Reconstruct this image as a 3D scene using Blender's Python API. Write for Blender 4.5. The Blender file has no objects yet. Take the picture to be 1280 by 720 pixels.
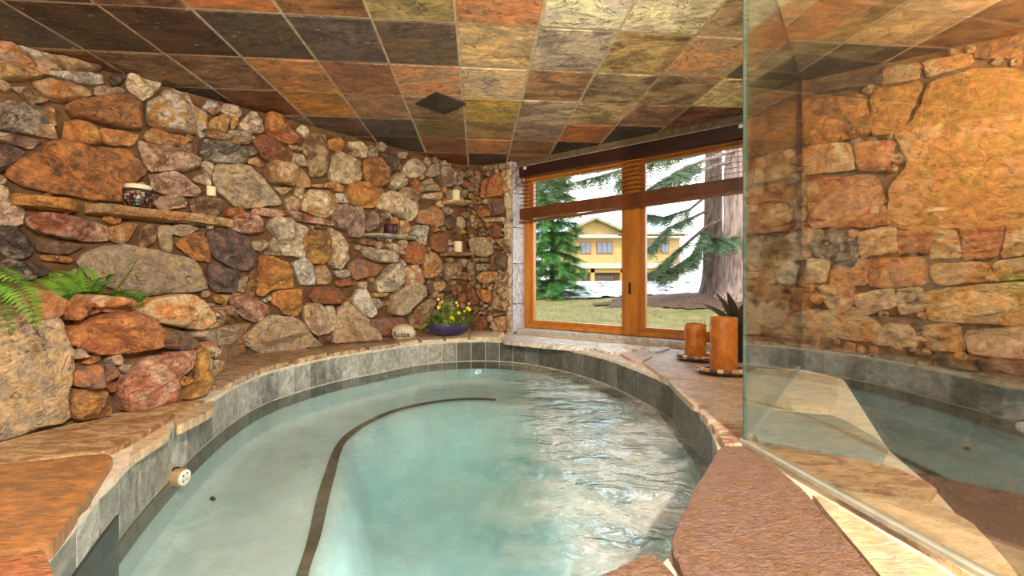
import bpy, bmesh, math, random
from mathutils import Vector, Matrix, noise

# ------------------------------------------------------------------ camera, world, lights, exposure
F = 510.0            # focal length in pixels of the 1280 x 720 frame
HZ = 352.0           # horizon row
EYE = 0.53           # eye height over the deck (deck top is z = 0)
scene = bpy.context.scene
coll = scene.collection
cam_d = bpy.data.cameras.new('camera')
cam_d.sensor_width = 36.0
cam_d.lens = 36.0 * F / 1280.0
cam_d.shift_y = -(360.0 - HZ) / 1280.0
cam_d.clip_start = 0.02
cam_d.clip_end = 400
cam = bpy.data.objects.new('camera', cam_d)
coll.objects.link(cam)
cam.location = (0, 0, EYE)
cam.rotation_euler = (math.radians(90), 0, 0)
scene.camera = cam
scene.view_settings.view_transform = 'Standard'
scene.view_settings.look = 'None'
scene.view_settings.gamma = 1.0
scene.view_settings.use_curve_mapping = False
scene.view_settings.exposure = 0.45


def lin(c):
    c = c / 255.0
    return c / 12.92 if c <= 0.04045 else ((c + 0.055) / 1.055) ** 2.4


def S(r, g, b):
    return (lin(r), lin(g), lin(b), 1.0)


world = bpy.data.worlds.new('sky')
scene.world = world
world.use_nodes = True
nt = world.node_tree
nt.nodes.clear()
w_out = nt.nodes.new('ShaderNodeOutputWorld')
w_bg = nt.nodes.new('ShaderNodeBackground')
w_tc = nt.nodes.new('ShaderNodeTexCoord')
w_no = nt.nodes.new('ShaderNodeTexNoise')
w_no.inputs['Scale'].default_value = 3.0
w_no.inputs['Detail'].default_value = 6.0
w_rp = nt.nodes.new('ShaderNodeValToRGB')
w_rp.color_ramp.elements[0].position = 0.38
w_rp.color_ramp.elements[0].color = S(150, 200, 245)
w_rp.color_ramp.elements[1].position = 0.52
w_rp.color_ramp.elements[1].color = (1.0, 1.0, 1.0, 1)
w_bg.inputs['Strength'].default_value = 3.2
nt.links.new(w_tc.outputs['Generated'], w_no.inputs['Vector'])
nt.links.new(w_no.outputs['Fac'], w_rp.inputs['Fac'])
nt.links.new(w_rp.outputs['Color'], w_bg.inputs['Color'])
nt.links.new(w_bg.outputs['Background'], w_out.inputs['Surface'])

sun_d = bpy.data.lights.new('sun', 'SUN')
sun_d.energy = 1.6
sun_d.angle = math.radians(1.0)
sun_d.color = (1.0, 0.95, 0.86)
sun = bpy.data.objects.new('sun', sun_d)
coll.objects.link(sun)
sun.rotation_euler = (math.radians(38), math.radians(-28), 0)

LAMP_COL = (1.0, 0.91, 0.77)
W1, W2, W3, W4 = 270, 60, 62, 9      # watts: unseen globe lamp, added fill globe, shower spot, added underwater lamp


def lamp(name, loc, watts, radius=0.1, col=LAMP_COL, spot=None, aim=None, blend=0.6):
    d = bpy.data.lights.new(name, 'SPOT' if spot else 'POINT')
    d.energy = watts
    d.shadow_soft_size = radius
    d.color = col
    o = bpy.data.objects.new(name, d)
    if spot:
        d.spot_size = math.radians(spot)
        d.spot_blend = blend
        o.rotation_euler = (Vector(aim) - Vector(loc)).to_track_quat('-Z', 'Y').to_euler()
    o.location = loc
    coll.objects.link(o)
    return o


# ------------------------------------------------------------------ helpers
def ray(px, py):
    return Vector(((px - 640.0) / F, 1.0, (HZ - py) / F))


def on_z(px, py, z):
    d = ray(px, py)
    t = (z - EYE) / d.z
    return Vector((d.x * t, t, z))


def at(px, py, y):
    d = ray(px, py)
    return Vector((d.x * y, y, EYE + d.z * y))


class Plane:
    """A standing plane through two ground points; u runs from a to b, v is height, n faces the room."""
    def __init__(self, a, b, room=(-0.2, 2.0)):
        self.a = Vector((a[0], a[1], 0)); self.b = Vector((b[0], b[1], 0))
        self.u = (self.b - self.a).normalized()
        n = Vector((-self.u.y, self.u.x, 0))
        if n.dot(Vector((room[0], room[1], 0)) - self.a) < 0:
            n = -n
        self.n = n
        self.v = Vector((0, 0, 1))
        self.o = self.a
        self.L = (self.b - self.a).length

    def px(self, x, y):
        d = ray(x, y)
        e = Vector((0, 0, EYE))
        t = (self.a - e).dot(self.n) / d.dot(self.n)
        p = e + d * t - self.a
        return (p.dot(self.u), p.z)

    def P(self, u, v, h=0.0):
        return self.o + self.u * u + self.v * v + self.n * h


class Flat:
    """A horizontal plane: u is x, v is y, n is up."""
    def __init__(self, z):
        self.u = Vector((1, 0, 0)); self.v = Vector((0, 1, 0)); self.n = Vector((0, 0, 1))
        self.o = Vector((0, 0, z)); self.z = z

    def px(self, x, y):
        p = on_z(x, y, self.z)
        return (p.x, p.y)

    def P(self, u, v, h=0.0):
        return self.o + self.u * u + self.v * v + self.n * h


def mesh_obj(name, verts, faces, mat=None, parent=None, smooth=False, angle=None, loc=None):
    loc = Vector(loc) if loc is not None else Vector((0, 0, 0))
    me = bpy.data.meshes.new(name)
    me.from_pydata([Vector(v) - loc for v in verts], [], faces)
    if smooth:
        me.polygons.foreach_set('use_smooth', [True] * len(me.polygons))
        if angle:
            me.set_sharp_from_angle(angle=math.radians(angle))
    me.update()
    o = bpy.data.objects.new(name, me)
    coll.objects.link(o)
    o.location = loc
    if mat is not None:
        me.materials.append(mat)
    if parent is not None:
        o.parent = parent
        o.matrix_parent_inverse = parent.matrix_world.inverted() if False else Matrix.Translation(-Vector(parent.location))
    return o


def tag(o, label=None, cat=None, group=None, kind=None):
    if label: o['label'] = label
    if cat: o['category'] = cat
    if group: o['group'] = group
    if kind: o['kind'] = kind
    return o


def empty(name, loc, label, cat, group=None):
    o = bpy.data.objects.new(name, None)
    coll.objects.link(o)
    o.location = loc
    o.empty_display_size = 0.05
    return tag(o, label, cat, group)


def struct(o):
    o['kind'] = 'structure'
    return o


class MB:
    """Collects simple shapes and builds them as one mesh."""
    def __init__(self):
        self.v = []; self.f = []

    def add(self, vs, fs):
        n = len(self.v)
        self.v += [Vector(p) for p in vs]
        self.f += [tuple(i + n for i in f) for f in fs]
        return self

    def box(self, c, ax, ay, az):
        c = Vector(c); ax = Vector(ax); ay = Vector(ay); az = Vector(az)
        vs = [c + ax * sx + ay * sy + az * sz for sz in (-1, 1) for sy in (-1, 1) for sx in (-1, 1)]
        return self.add(vs, [(0, 2, 3, 1), (4, 5, 7, 6), (0, 1, 5, 4), (2, 6, 7, 3), (0, 4, 6, 2), (1, 3, 7, 5)])

    def lathe(self, c, prof, n=24, ax=None, ay=None, az=None, wob=None):
        c = Vector(c); ax = ax or Vector((1, 0, 0)); ay = ay or Vector((0, 1, 0)); az = az or Vector((0, 0, 1))
        vs = []; fs = []
        for (r, z) in prof:
            for k in range(n):
                a = 2 * math.pi * k / n
                q = r * (1 + (wob(a, z) if wob else 0))
                vs.append(c + ax * (q * math.cos(a)) + ay * (q * math.sin(a)) + az * z)
        for j in range(len(prof) - 1):
            for k in range(n):
                k2 = (k + 1) % n
                fs.append((j * n + k, j * n + k2, (j + 1) * n + k2, (j + 1) * n + k))
        fs.append(tuple(reversed(range(n))))
        fs.append(tuple(range((len(prof) - 1) * n, len(prof) * n)))
        return self.add(vs, fs)

    def tube(self, pts, rad, n=8, cap=True):
        vs = []; fs = []
        pts = [Vector(p) for p in pts]
        for i, p in enumerate(pts):
            d = (pts[min(i + 1, len(pts) - 1)] - pts[max(i - 1, 0)]).normalized()
            s = d.orthogonal().normalized() if abs(d.z) < 0.9 else Vector((1, 0, 0))
            s = (s - d * s.dot(d)).normalized()
            t = d.cross(s)
            r = rad[i] if isinstance(rad, (list, tuple)) else rad
            for k in range(n):
                a = 2 * math.pi * k / n
                vs.append(p + s * (r * math.cos(a)) + t * (r * math.sin(a)))
        for i in range(len(pts) - 1):
            for k in range(n):
                k2 = (k + 1) % n
                fs.append((i * n + k, i * n + k2, (i + 1) * n + k2, (i + 1) * n + k))
        if cap:
            fs.append(tuple(reversed(range(n))))
            fs.append(tuple(range((len(pts) - 1) * n, len(pts) * n)))
        return self.add(vs, fs)

    def build(self, name, mat, parent=None, smooth=False, angle=None, loc=None):
        if loc is None:
            lo = Vector((min(p.x for p in self.v), min(p.y for p in self.v), min(p.z for p in self.v)))
            hi = Vector((max(p.x for p in self.v), max(p.y for p in self.v), max(p.z for p in self.v)))
            loc = Vector(((lo.x + hi.x) / 2, (lo.y + hi.y) / 2, lo.z))
        return mesh_obj(name, self.v, self.f, mat, parent, smooth, angle, loc)


# ------------------------------------------------------------------ materials
def new_mat(name):
    m = bpy.data.materials.new(name)
    m.use_nodes = True
    t = m.node_tree
    b = t.nodes.get('Principled BSDF')
    return m, t, b


def N(t, kind, **kw):
    n = t.nodes.new(kind)
    for k, v in kw.items():
        if k.startswith('i_'):
            n.inputs[k[2:].replace('_', ' ')].default_value = v
        else:
            setattr(n, k, v)
    return n


def ramp(t, fac, stops):
    r = t.nodes.new('ShaderNodeValToRGB')
    e = r.color_ramp.elements
    e[0].position, e[0].color = stops[0]
    e[1].position, e[1].color = stops[-1]
    for p, c in stops[1:-1]:
        q = e.new(p); q.color = c
    t.links.new(fac, r.inputs['Fac'])
    return r.outputs['Color']


def mixc(t, fac, a, b, mode='MIX'):
    m = t.nodes.new('ShaderNodeMix')
    m.data_type = 'RGBA'
    m.blend_type = mode
    for sock, val in ((m.inputs[0], fac), (m.inputs[6], a), (m.inputs[7], b)):
        if hasattr(val, 'is_linked') or isinstance(val, bpy.types.NodeSocket):
            t.links.new(val, sock)
        else:
            sock.default_value = val
    return m.outputs[2]


def stone_mat(name, scale=1.0, bump=0.6, dist=0.012, rough=0.62, stretch=(1, 1, 1), dark=0.35, spec=0.4, cleft=False):
    """Rock whose two colours come from the object it is on."""
    m, t, b = new_mat(name)
    tc = N(t, 'ShaderNodeTexCoord')
    oi = N(t, 'ShaderNodeObjectInfo')
    off = N(t, 'ShaderNodeVectorMath', operation='SCALE'); off.inputs[0].default_value = (7, 13, 5)
    t.links.new(oi.outputs['Random'], off.inputs['Scale'])
    mp = N(t, 'ShaderNodeMapping'); mp.inputs['Scale'].default_value = stretch
    t.links.new(tc.outputs['Object'], mp.inputs['Vector'])
    ad = N(t, 'ShaderNodeVectorMath', operation='ADD')
    t.links.new(mp.outputs['Vector'], ad.inputs[0]); t.links.new(off.outputs[0], ad.inputs[1])
    vec = ad.outputs[0]
    n1 = N(t, 'ShaderNodeTexNoise', i_Scale=(11.0 if not cleft else 7.0) * scale, i_Detail=8.0, i_Roughness=0.68, i_Distortion=1.2 if not cleft else 0.6)
    n2 = N(t, 'ShaderNodeTexNoise', i_Scale=26.0 * scale, i_Detail=9.0, i_Roughness=0.78)
    n3 = N(t, 'ShaderNodeTexNoise', i_Scale=(20.0 if not cleft else 9.0) * scale, i_Detail=4.0 if not cleft else 7.0, i_Roughness=0.6, i_Distortion=2.0 if not cleft else 0.5)
    for n in (n1, n2, n3):
        t.links.new(vec, n.inputs['Vector'])
    at2 = N(t, 'ShaderNodeAttribute', attribute_type='OBJECT', attribute_name='col2')
    f1 = ramp(t, n1.outputs['Fac'], [(0.44, (0, 0, 0, 1)), (0.58, (1, 1, 1, 1))])
    c = mixc(t, f1, oi.outputs['Color'], at2.outputs['Color'])
    f2 = ramp(t, n2.outputs['Fac'], [(0.34, (1 - dark, 1 - dark, 1 - dark, 1)), (0.5, (0.95, 0.95, 0.95, 1)), (0.66, (1.5, 1.46, 1.4, 1))])
    c = mixc(t, 1.0, c, f2, 'MULTIPLY')
    f3 = ramp(t, n3.outputs['Fac'], [(0.30, (1, 1, 1, 1)), (0.40, (0, 0, 0, 1))])
    vm = N(t, 'ShaderNodeMath', operation='MULTIPLY'); vm.inputs[1].default_value = 0.75
    t.links.new(f3, vm.inputs[0])
    c = mixc(t, vm.outputs[0], c, S(74, 50, 34))
    if cleft:      # pale flecks and dark split lines of cleft slate
        n4 = N(t, 'ShaderNodeTexNoise', i_Scale=30.0, i_Detail=6.0, i_Roughness=0.75, i_Distortion=0.6)
        t.links.new(vec, n4.inputs['Vector'])
        ff = ramp(t, n4.outputs['Fac'], [(0.60, (0, 0, 0, 1)), (0.66, (0.75, 0.75, 0.75, 1))])
        c = mixc(t, ff, c, S(212, 196, 166))
        n5 = N(t, 'ShaderNodeTexNoise', i_Scale=3.2, i_Detail=5.0, i_Roughness=0.6, i_Distortion=1.5)
        t.links.new(vec, n5.inputs['Vector'])
        cr = ramp(t, n5.outputs['Fac'], [(0.485, (0, 0, 0, 1)), (0.497, (0.75, 0.75, 0.75, 1)), (0.503, (0.75, 0.75, 0.75, 1)), (0.512, (0, 0, 0, 1))])
        c = mixc(t, cr, c, S(44, 34, 28))
    t.links.new(c, b.inputs['Base Color'])
    b.inputs['Roughness'].default_value = rough
    b.inputs['Specular IOR Level'].default_value = spec
    hs = N(t, 'ShaderNodeMath', operation='MULTIPLY_ADD'); hs.inputs[1].default_value = 0.55
    t.links.new(n2.outputs['Fac'], hs.inputs[0]); t.links.new(n3.outputs['Fac'], hs.inputs[2])
    bp = N(t, 'ShaderNodeBump'); bp.inputs['Strength'].default_value = bump; bp.inputs['Distance'].default_value = dist
    t.links.new(hs.outputs[0], bp.inputs['Height'])
    t.links.new(bp.outputs['Normal'], b.inputs['Normal'])
    return m


def plain(name, col, rough=0.5, spec=0.5, col2=None, scale=12.0, bump=0.0, dist=0.005, metal=0.0, stretch=(1, 1, 1), detail=4.0, emit=None):
    m, t, b = new_mat(name)
    b.inputs['Roughness'].default_value = rough
    b.inputs['Specular IOR Level'].default_value = spec
    b.inputs['Metallic'].default_value = metal
    b.inputs['Base Color'].default_value = col
    if emit:
        b.inputs['Emission Color'].default_value = emit[0]
        b.inputs['Emission Strength'].default_value = emit[1]
    tc = N(t, 'ShaderNodeTexCoord')
    mp = N(t, 'ShaderNodeMapping'); mp.inputs['Scale'].default_value = stretch
    t.links.new(tc.outputs['Object'], mp.inputs['Vector'])
    n = N(t, 'ShaderNodeTexNoise', i_Scale=scale, i_Detail=detail, i_Roughness=0.6)
    t.links.new(mp.outputs['Vector'], n.inputs['Vector'])
    if col2:
        f = ramp(t, n.outputs['Fac'], [(0.36, (0, 0, 0, 1)), (0.64, (1, 1, 1, 1))])
        t.links.new(mixc(t, f, col, col2), b.inputs['Base Color'])
    if bump:
        bp = N(t, 'ShaderNodeBump'); bp.inputs['Strength'].default_value = bump; bp.inputs['Distance'].default_value = dist
        t.links.new(n.outputs['Fac'], bp.inputs['Height'])
        t.links.new(bp.outputs['Normal'], b.inputs['Normal'])
    return m


M = {}
M['rock'] = stone_mat('wall_rock', 1.0, 1.0, 0.035, 0.6, dark=0.55)
M['flag'] = stone_mat('flagstone', 0.9, 0.6, 0.012, 0.33, stretch=(1, 2.2, 1), dark=0.3, spec=0.5)
M['flagrough'] = stone_mat('rough_flagstone', 1.9, 1.0, 0.02, 0.5, stretch=(1.0, 1.9, 1), dark=0.4)
M['slate'] = stone_mat('ceiling_slate', 0.62, 0.9, 0.018, 0.42, stretch=(1, 2.0, 1), dark=0.45, cleft=True)
M['tubtile'] = stone_mat('tub_wall_slate', 0.16, 0.5, 0.03, 0.32, stretch=(1, 0.1, 1), dark=0.4)
M['tile'] = stone_mat('tub_slate', 1.2, 0.35, 0.004, 0.38, stretch=(1, 1, 0.8), dark=0.25)
M['mortar'] = plain('mortar', S(122, 92, 62), 0.85, 0.2, S(92, 66, 42), 14, 0.7, 0.012)
M['grout'] = plain('grout', S(212, 196, 168), 0.8, 0.2, S(180, 160, 130), 20, 0.3)
M['whitegrout'] = plain('white_grout', S(225, 215, 198), 0.8, 0.2, S(196, 182, 160), 30, 0.4)
M['plaster'] = plain('basin_plaster', S(214, 224, 226), 0.6, 0.3, S(200, 212, 214), 5)
M['trimdark'] = plain('bench_trim_tile', S(92, 86, 70), 0.5, 0.3, S(70, 66, 54), 20)
M['wood'] = plain('window_wood', S(206, 136, 50), 0.35, 0.5, S(176, 106, 34), 9, 0.12, 0.002, stretch=(1, 1, 0.25))
M['wooddark'] = plain('blind_wood', S(132, 76, 42), 0.35, 0.5, S(104, 56, 30), 9, 0, stretch=(1, 1, 1))
M['headrail'] = plain('blind_headrail', S(58, 32, 26), 0.35, 0.5, S(44, 24, 20), 9)
M['rear'] = plain('rear_wall_stone', S(178, 140, 98), 0.8, 0.2, S(120, 86, 56), 3, 0.8, 0.03)
M['cream'] = plain('cream_wax', S(240, 228, 190), 0.45, 0.4)
M['wax'] = plain('orange_wax', S(212, 132, 50), 0.4, 0.5, S(180, 102, 36), 22, 0.25, 0.004)
M['waxtop'] = plain('orange_wax_top', S(240, 170, 50), 0.35, 0.5, S(226, 140, 30), 10)
M['plate'] = plain('dark_plate', S(58, 46, 40), 0.3, 0.5)
M['pot'] = plain('dark_pot', S(40, 30, 28), 0.35, 0.5)
M['fern'] = plain('fern_leaf', S(104, 150, 44), 0.45, 0.4, S(62, 112, 34), 8)
M['ferndark'] = plain('fern_leaf_dark', S(48, 92, 30), 0.5, 0.4, S(70, 120, 38), 8)
M['leafdark'] = plain('agave_leaf', S(66, 72, 52), 0.35, 0.5, S(96, 74, 66), 14)
M['leaf'] = plain('bowl_leaf', S(96, 124, 44), 0.5, 0.4, S(58, 88, 34), 12)
M['leaf2'] = plain('bowl_leaf_light', S(150, 170, 70), 0.5, 0.4, S(120, 146, 50), 12)
M['yellow'] = plain('yellow_petal', S(244, 214, 28), 0.5, 0.4)
M['pinkpetal'] = plain('pink_petal', S(196, 140, 140), 0.5, 0.4)
M['bowl'] = plain('blue_glaze', S(74, 66, 104), 0.22, 0.6, S(50, 44, 78), 10)
M['soil'] = plain('soil', S(70, 52, 38), 0.95, 0.1, S(46, 34, 26), 30, 0.6)
M['greystone'] = plain('carved_stone', S(214, 202, 176), 0.5, 0.4, S(182, 166, 138), 16, 0.2)
M['ink'] = plain('carved_lettering', S(58, 44, 36), 0.8, 0.2)
M['darkglass'] = plain('dark_votive_glass', S(66, 40, 44), 0.12, 0.7)
M['black'] = plain('black_fixture', S(38, 34, 32), 0.4, 0.5, S(58, 50, 46), 14)
M['knob'] = plain('knob_body', S(172, 142, 104), 0.4, 0.5)
M['white'] = plain('white_plastic', S(240, 238, 232), 0.3, 0.5)
M['steel'] = plain('dark_latch', S(40, 34, 30), 0.3, 0.5, metal=0.6)
M['jet'] = plain('jet_fitting', S(150, 140, 110), 0.8, 0.1)
for nm, c in (('red', (206, 48, 40)), ('blue', (40, 98, 180)), ('green', (50, 140, 60)), ('amber', (232, 190, 40))):
    M[nm] = plain(nm + '_dot', S(*c), 0.4)


def mosaic_mat():
    m, t, b = new_mat('mosaic_glass')
    tc = N(t, 'ShaderNodeTexCoord')
    v = N(t, 'ShaderNodeTexVoronoi', i_Scale=55.0, i_Randomness=0.35)
    t.links.new(tc.outputs['Object'], v.inputs['Vector'])
    sp = N(t, 'ShaderNodeSeparateColor')
    t.links.new(v.outputs['Color'], sp.inputs[0])
    c = ramp(t, sp.outputs[0], [(0.1, S(60, 38, 32)), (0.4, S(176, 96, 60)), (0.6, S(70, 50, 46)), (0.75, S(110, 160, 150)), (0.9, S(200, 150, 140))])
    d = ramp(t, v.outputs['Distance'], [(0.35, (1, 1, 1, 1)), (0.6, (0.1, 0.1, 0.1, 1))])
    t.links.new(mixc(t, 1.0, c, d, 'MULTIPLY'), b.inputs['Base Color'])
    b.inputs['Roughness'].default_value = 0.15
    return m


M['mosaic'] = mosaic_mat()


def fresnel(t, ior):
    """Fresnel factor that is the same on both faces of a sheet."""
    ge = N(t, 'ShaderNodeNewGeometry')
    mr = N(t, 'ShaderNodeMapRange')
    mr.inputs['To Min'].default_value = ior; mr.inputs['To Max'].default_value = 1.0 / ior
    t.links.new(ge.outputs['Backfacing'], mr.inputs['Value'])
    fr = N(t, 'ShaderNodeFresnel')
    t.links.new(mr.outputs['Result'], fr.inputs['IOR'])
    return fr


def glass_mat(name, tint, ior, rough=0.0):
    m = bpy.data.materials.new(name)
    m.use_nodes = True
    t = m.node_tree
    t.nodes.clear()
    out = N(t, 'ShaderNodeOutputMaterial')
    tr = N(t, 'ShaderNodeBsdfTransparent'); tr.inputs['Color'].default_value = tint
    gl = N(t, 'ShaderNodeBsdfGlossy'); gl.inputs['Roughness'].default_value = rough
    fr = fresnel(t, ior)
    mx = N(t, 'ShaderNodeMixShader')
    t.links.new(fr.outputs[0], mx.inputs[0]); t.links.new(tr.outputs[0], mx.inputs[1]); t.links.new(gl.outputs[0], mx.inputs[2])
    t.links.new(mx.outputs[0], out.inputs['Surface'])
    return m


M['screen'] = glass_mat('screen_glass', (0.95, 0.98, 0.97, 1), 3.2)
M['screenedge'] = plain('screen_glass_edge', S(70, 104, 94), 0.12, 0.7)
M['pane'] = glass_mat('window_glass', (0.98, 0.99, 0.985, 1), 1.25)
M['silicone'] = plain('silicone_bead', S(172, 172, 162), 0.3, 0.5, S(150, 152, 142), 30)


def water_mat():
    m = bpy.data.materials.new('tub_water')
    m.use_nodes = True
    t = m.node_tree
    t.nodes.clear()
    out = N(t, 'ShaderNodeOutputMaterial')
    tr = N(t, 'ShaderNodeBsdfTransparent'); tr.inputs['Color'].default_value = (0.93, 0.97, 0.96, 1)
    gl = N(t, 'ShaderNodeBsdfGlossy'); gl.inputs['Roughness'].default_value = 0.03
    fr = fresnel(t, 2.1)
    mx = N(t, 'ShaderNodeMixShader')
    tc = N(t, 'ShaderNodeTexCoord')
    n1 = N(t, 'ShaderNodeTexNoise', i_Scale=5.0, i_Detail=4.0, i_Roughness=0.55, i_Distortion=0.6)
    mp = N(t, 'ShaderNodeMapping'); mp.inputs['Scale'].default_value = (0.8, 1.6, 1)
    t.links.new(tc.outputs['Object'], mp.inputs['Vector'])
    t.links.new(mp.outputs['Vector'], n1.inputs['Vector'])
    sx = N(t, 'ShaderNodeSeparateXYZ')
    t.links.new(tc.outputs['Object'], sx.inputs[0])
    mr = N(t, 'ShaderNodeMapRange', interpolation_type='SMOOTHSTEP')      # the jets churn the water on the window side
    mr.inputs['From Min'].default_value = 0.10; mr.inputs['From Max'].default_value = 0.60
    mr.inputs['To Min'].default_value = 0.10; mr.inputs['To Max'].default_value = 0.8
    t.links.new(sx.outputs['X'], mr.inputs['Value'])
    bp = N(t, 'ShaderNodeBump'); bp.inputs['Distance'].default_value = 0.06
    t.links.new(mr.outputs['Result'], bp.inputs['Strength'])
    t.links.new(n1.outputs['Fac'], bp.inputs['Height'])
    t.links.new(bp.outputs['Normal'], gl.inputs['Normal'])
    t.links.new(bp.outputs['Normal'], fr.inputs['Normal'])
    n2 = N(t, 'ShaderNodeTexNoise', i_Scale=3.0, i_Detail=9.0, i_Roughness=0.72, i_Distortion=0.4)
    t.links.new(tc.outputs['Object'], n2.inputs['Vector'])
    fo = ramp(t, n2.outputs['Fac'], [(0.40, (0, 0, 0, 1)), (0.64, (0.85, 0.85, 0.85, 1))])  # froth, its white raised to stand in for the window's reflection too
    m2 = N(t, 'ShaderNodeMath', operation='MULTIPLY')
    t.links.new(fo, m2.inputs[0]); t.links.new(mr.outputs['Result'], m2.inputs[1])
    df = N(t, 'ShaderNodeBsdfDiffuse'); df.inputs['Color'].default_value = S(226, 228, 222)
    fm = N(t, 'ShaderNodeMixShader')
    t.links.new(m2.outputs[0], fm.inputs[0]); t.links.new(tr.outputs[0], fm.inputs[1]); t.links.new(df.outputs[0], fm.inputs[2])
    t.links.new(fr.outputs[0], mx.inputs[0]); t.links.new(fm.outputs[0], mx.inputs[1]); t.links.new(gl.outputs[0], mx.inputs[2])
    t.links.new(mx.outputs[0], out.inputs['Surface'])
    va = N(t, 'ShaderNodeVolumeAbsorption'); va.inputs['Color'].default_value = (0.40, 0.86, 0.83, 1); va.inputs['Density'].default_value = 0.42
    t.links.new(va.outputs[0], out.inputs['Volume'])
    return m


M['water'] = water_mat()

PAL = {'G': (184, 170, 150), 'D': (100, 88, 80), 'O': (208, 142, 84), 'R': (172, 106, 74), 'P': (208, 176, 152),
       'T': (206, 178, 136), 'C': (236, 216, 182), 'W': (236, 230, 216), 'Y': (204, 154, 82), 'B': (142, 106, 76),
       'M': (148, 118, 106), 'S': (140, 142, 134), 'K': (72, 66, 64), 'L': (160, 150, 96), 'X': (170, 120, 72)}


def pal(code, rng, j=0.06):
    c = PAL[code]
    k = 1 + rng.uniform(-j, j)
    return tuple(lin(max(0, min(255, x * k))) for x in c) + (1.0,)


def paint(o, codes, rng):
    a = codes[0]; b = codes[1] if len(codes) > 1 else codes[0]
    o.color = pal(a, rng)
    o['col2'] = list(pal(b, rng)[:3])


# ------------------------------------------------------------------ stone builder
def chaikin(poly, w=0.22):
    out = []
    n = len(poly)
    for i in range(n):
        a = poly[i]; b = poly[(i + 1) % n]
        out.append((a[0] * (1 - w) + b[0] * w, a[1] * (1 - w) + b[1] * w))
        out.append((a[0] * w + b[0] * (1 - w), a[1] * w + b[1] * (1 - w)))
    return out


def resample(poly, n):
    L = []
    tot = 0
    m = len(poly)
    for i in range(m):
        a = poly[i]; b = poly[(i + 1) % m]
        d = math.hypot(b[0] - a[0], b[1] - a[1])
        L.append(d); tot += d
    out = []
    step = tot / n
    i = 0; acc = 0
    for k in range(n):
        s = k * step
        while i < m - 1 and acc + L[i] < s:
            acc += L[i]; i += 1
        q = (s - acc) / L[i] if L[i] > 1e-9 else 0
        a = poly[i]; b = poly[(i + 1) % m]
        out.append((a[0] + (b[0] - a[0]) * q, a[1] + (b[1] - a[1]) * q))
    return out


def area_c(poly):
    A = 0; cx = 0; cy = 0
    n = len(poly)
    for i in range(n):
        x0, y0 = poly[i]; x1, y1 = poly[(i + 1) % n]
        k = x0 * y1 - x1 * y0
        A += k; cx += (x0 + x1) * k; cy += (y0 + y1) * k
    if abs(A) < 1e-9:
        return 1e-9, (sum(p[0] for p in poly) / n, sum(p[1] for p in poly) / n)
    return A / 2, (cx / (3 * A), cy / (3 * A))


def stone(name, plane, poly, depth, mat, codes, parent, seed, back=0.04, flat=False, jag=0.035, n=None, base=0.0, grow=0.0):
    rng = random.Random(seed)
    A, c = area_c(poly)
    if A < 0:
        poly = list(reversed(poly)); A = -A
    size = math.sqrt(A)
    if grow:
        g = 1 + grow / max(size, 0.03)
        poly = [(c[0] + (x - c[0]) * g, c[1] + (y - c[1]) * g) for x, y in poly]
    n = n or int(max(18, min(56, 18 + size * 80)))
    w = 0.08 if flat else 0.09
    pts = resample(chaikin(chaikin(poly, w), 0.2) if flat else chaikin(poly, 0.10), n)
    sd = Vector((rng.uniform(-50, 50), rng.uniform(-50, 50), rng.uniform(-50, 50)))

    def nz(x, y, f, s=0.0):
        return noise.noise(Vector((x * f, y * f, s)) + sd)
    jp = []
    for (x, y) in pts:
        k = 1 + jag * 2.2 * nz(x, y, 5.0 / max(size, 0.05)) + jag * nz(x, y, 16.0 / max(size, 0.05), 3)
        jp.append((c[0] + (x - c[0]) * k, c[1] + (y - c[1]) * k))
    if flat:
        rings = [(1.0, None), (1.0, 0.72), (0.985, 1.0), (0.86, 1.0), (0.6, 1.0), (0.3, 1.0)]
        amp = 0.10; tilt = 0.0; planes = []
    else:
        rings = [(0.99, None), (1.0, 0.42), (0.965, 0.80), (0.86, 0.97), (0.66, 1.0), (0.44, 1.02), (0.22, 1.02)]
        amp = 0.34; tilt = 0.55
        planes = []
        for k in range(rng.randint(3, 6)):
            a = rng.uniform(0, 6.283)
            planes.append((math.cos(a), math.sin(a), rng.uniform(-0.05, 0.36) * size, rng.uniform(0.7, 2.0)))
    tu = rng.uniform(-tilt, tilt); tv = rng.uniform(-tilt, tilt)

    def height(x, y, prof):
        dx = x - c[0]; dy = y - c[1]
        h = depth * prof + min(depth, size) * prof * (tu * dx + tv * dy) / max(size, 1e-3)
        h += depth * amp * nz(dx, dy, 2.2 / max(size, 0.04)) * prof + depth * amp * 0.45 * nz(dx, dy, 6.5 / max(size, 0.04), 7) * prof
        for (ca, sa, off, sl) in planes:
            d = dx * ca + dy * sa - off
            if d > 0:
                h = min(h, max(depth * 0.25 * prof, h - d * sl * min(1.0, depth / (0.3 * size + 0.01))))
        return h
    verts = []; faces = []
    for (k, prof) in rings:
        for (x, y) in jp:
            xx = c[0] + (x - c[0]) * k; yy = c[1] + (y - c[1]) * k
            h = -back if prof is None else base + height(xx, yy, prof)
            verts.append(plane.P(xx, yy, h))
    R = len(rings)
    for j in range(R - 1):
        for i in range(n):
            i2 = (i + 1) % n
            faces.append((j * n + i, j * n + i2, (j + 1) * n + i2, (j + 1) * n + i))
    verts.append(plane.P(c[0], c[1], base + height(c[0], c[1], rings[-1][1])))
    ci = len(verts) - 1
    for i in range(n):
        faces.append(((R - 1) * n + i, (R - 1) * n + (i + 1) % n, ci))
    # plane handedness
    if plane.u.cross(plane.v).dot(plane.n) < 0:
        faces = [tuple(reversed(f)) for f in faces]
    o = mesh_obj(name, verts, faces, mat, parent, True, 22 if not flat else 30, plane.P(c[0], c[1], 0))
    paint(o, codes, rng)
    return o


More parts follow.
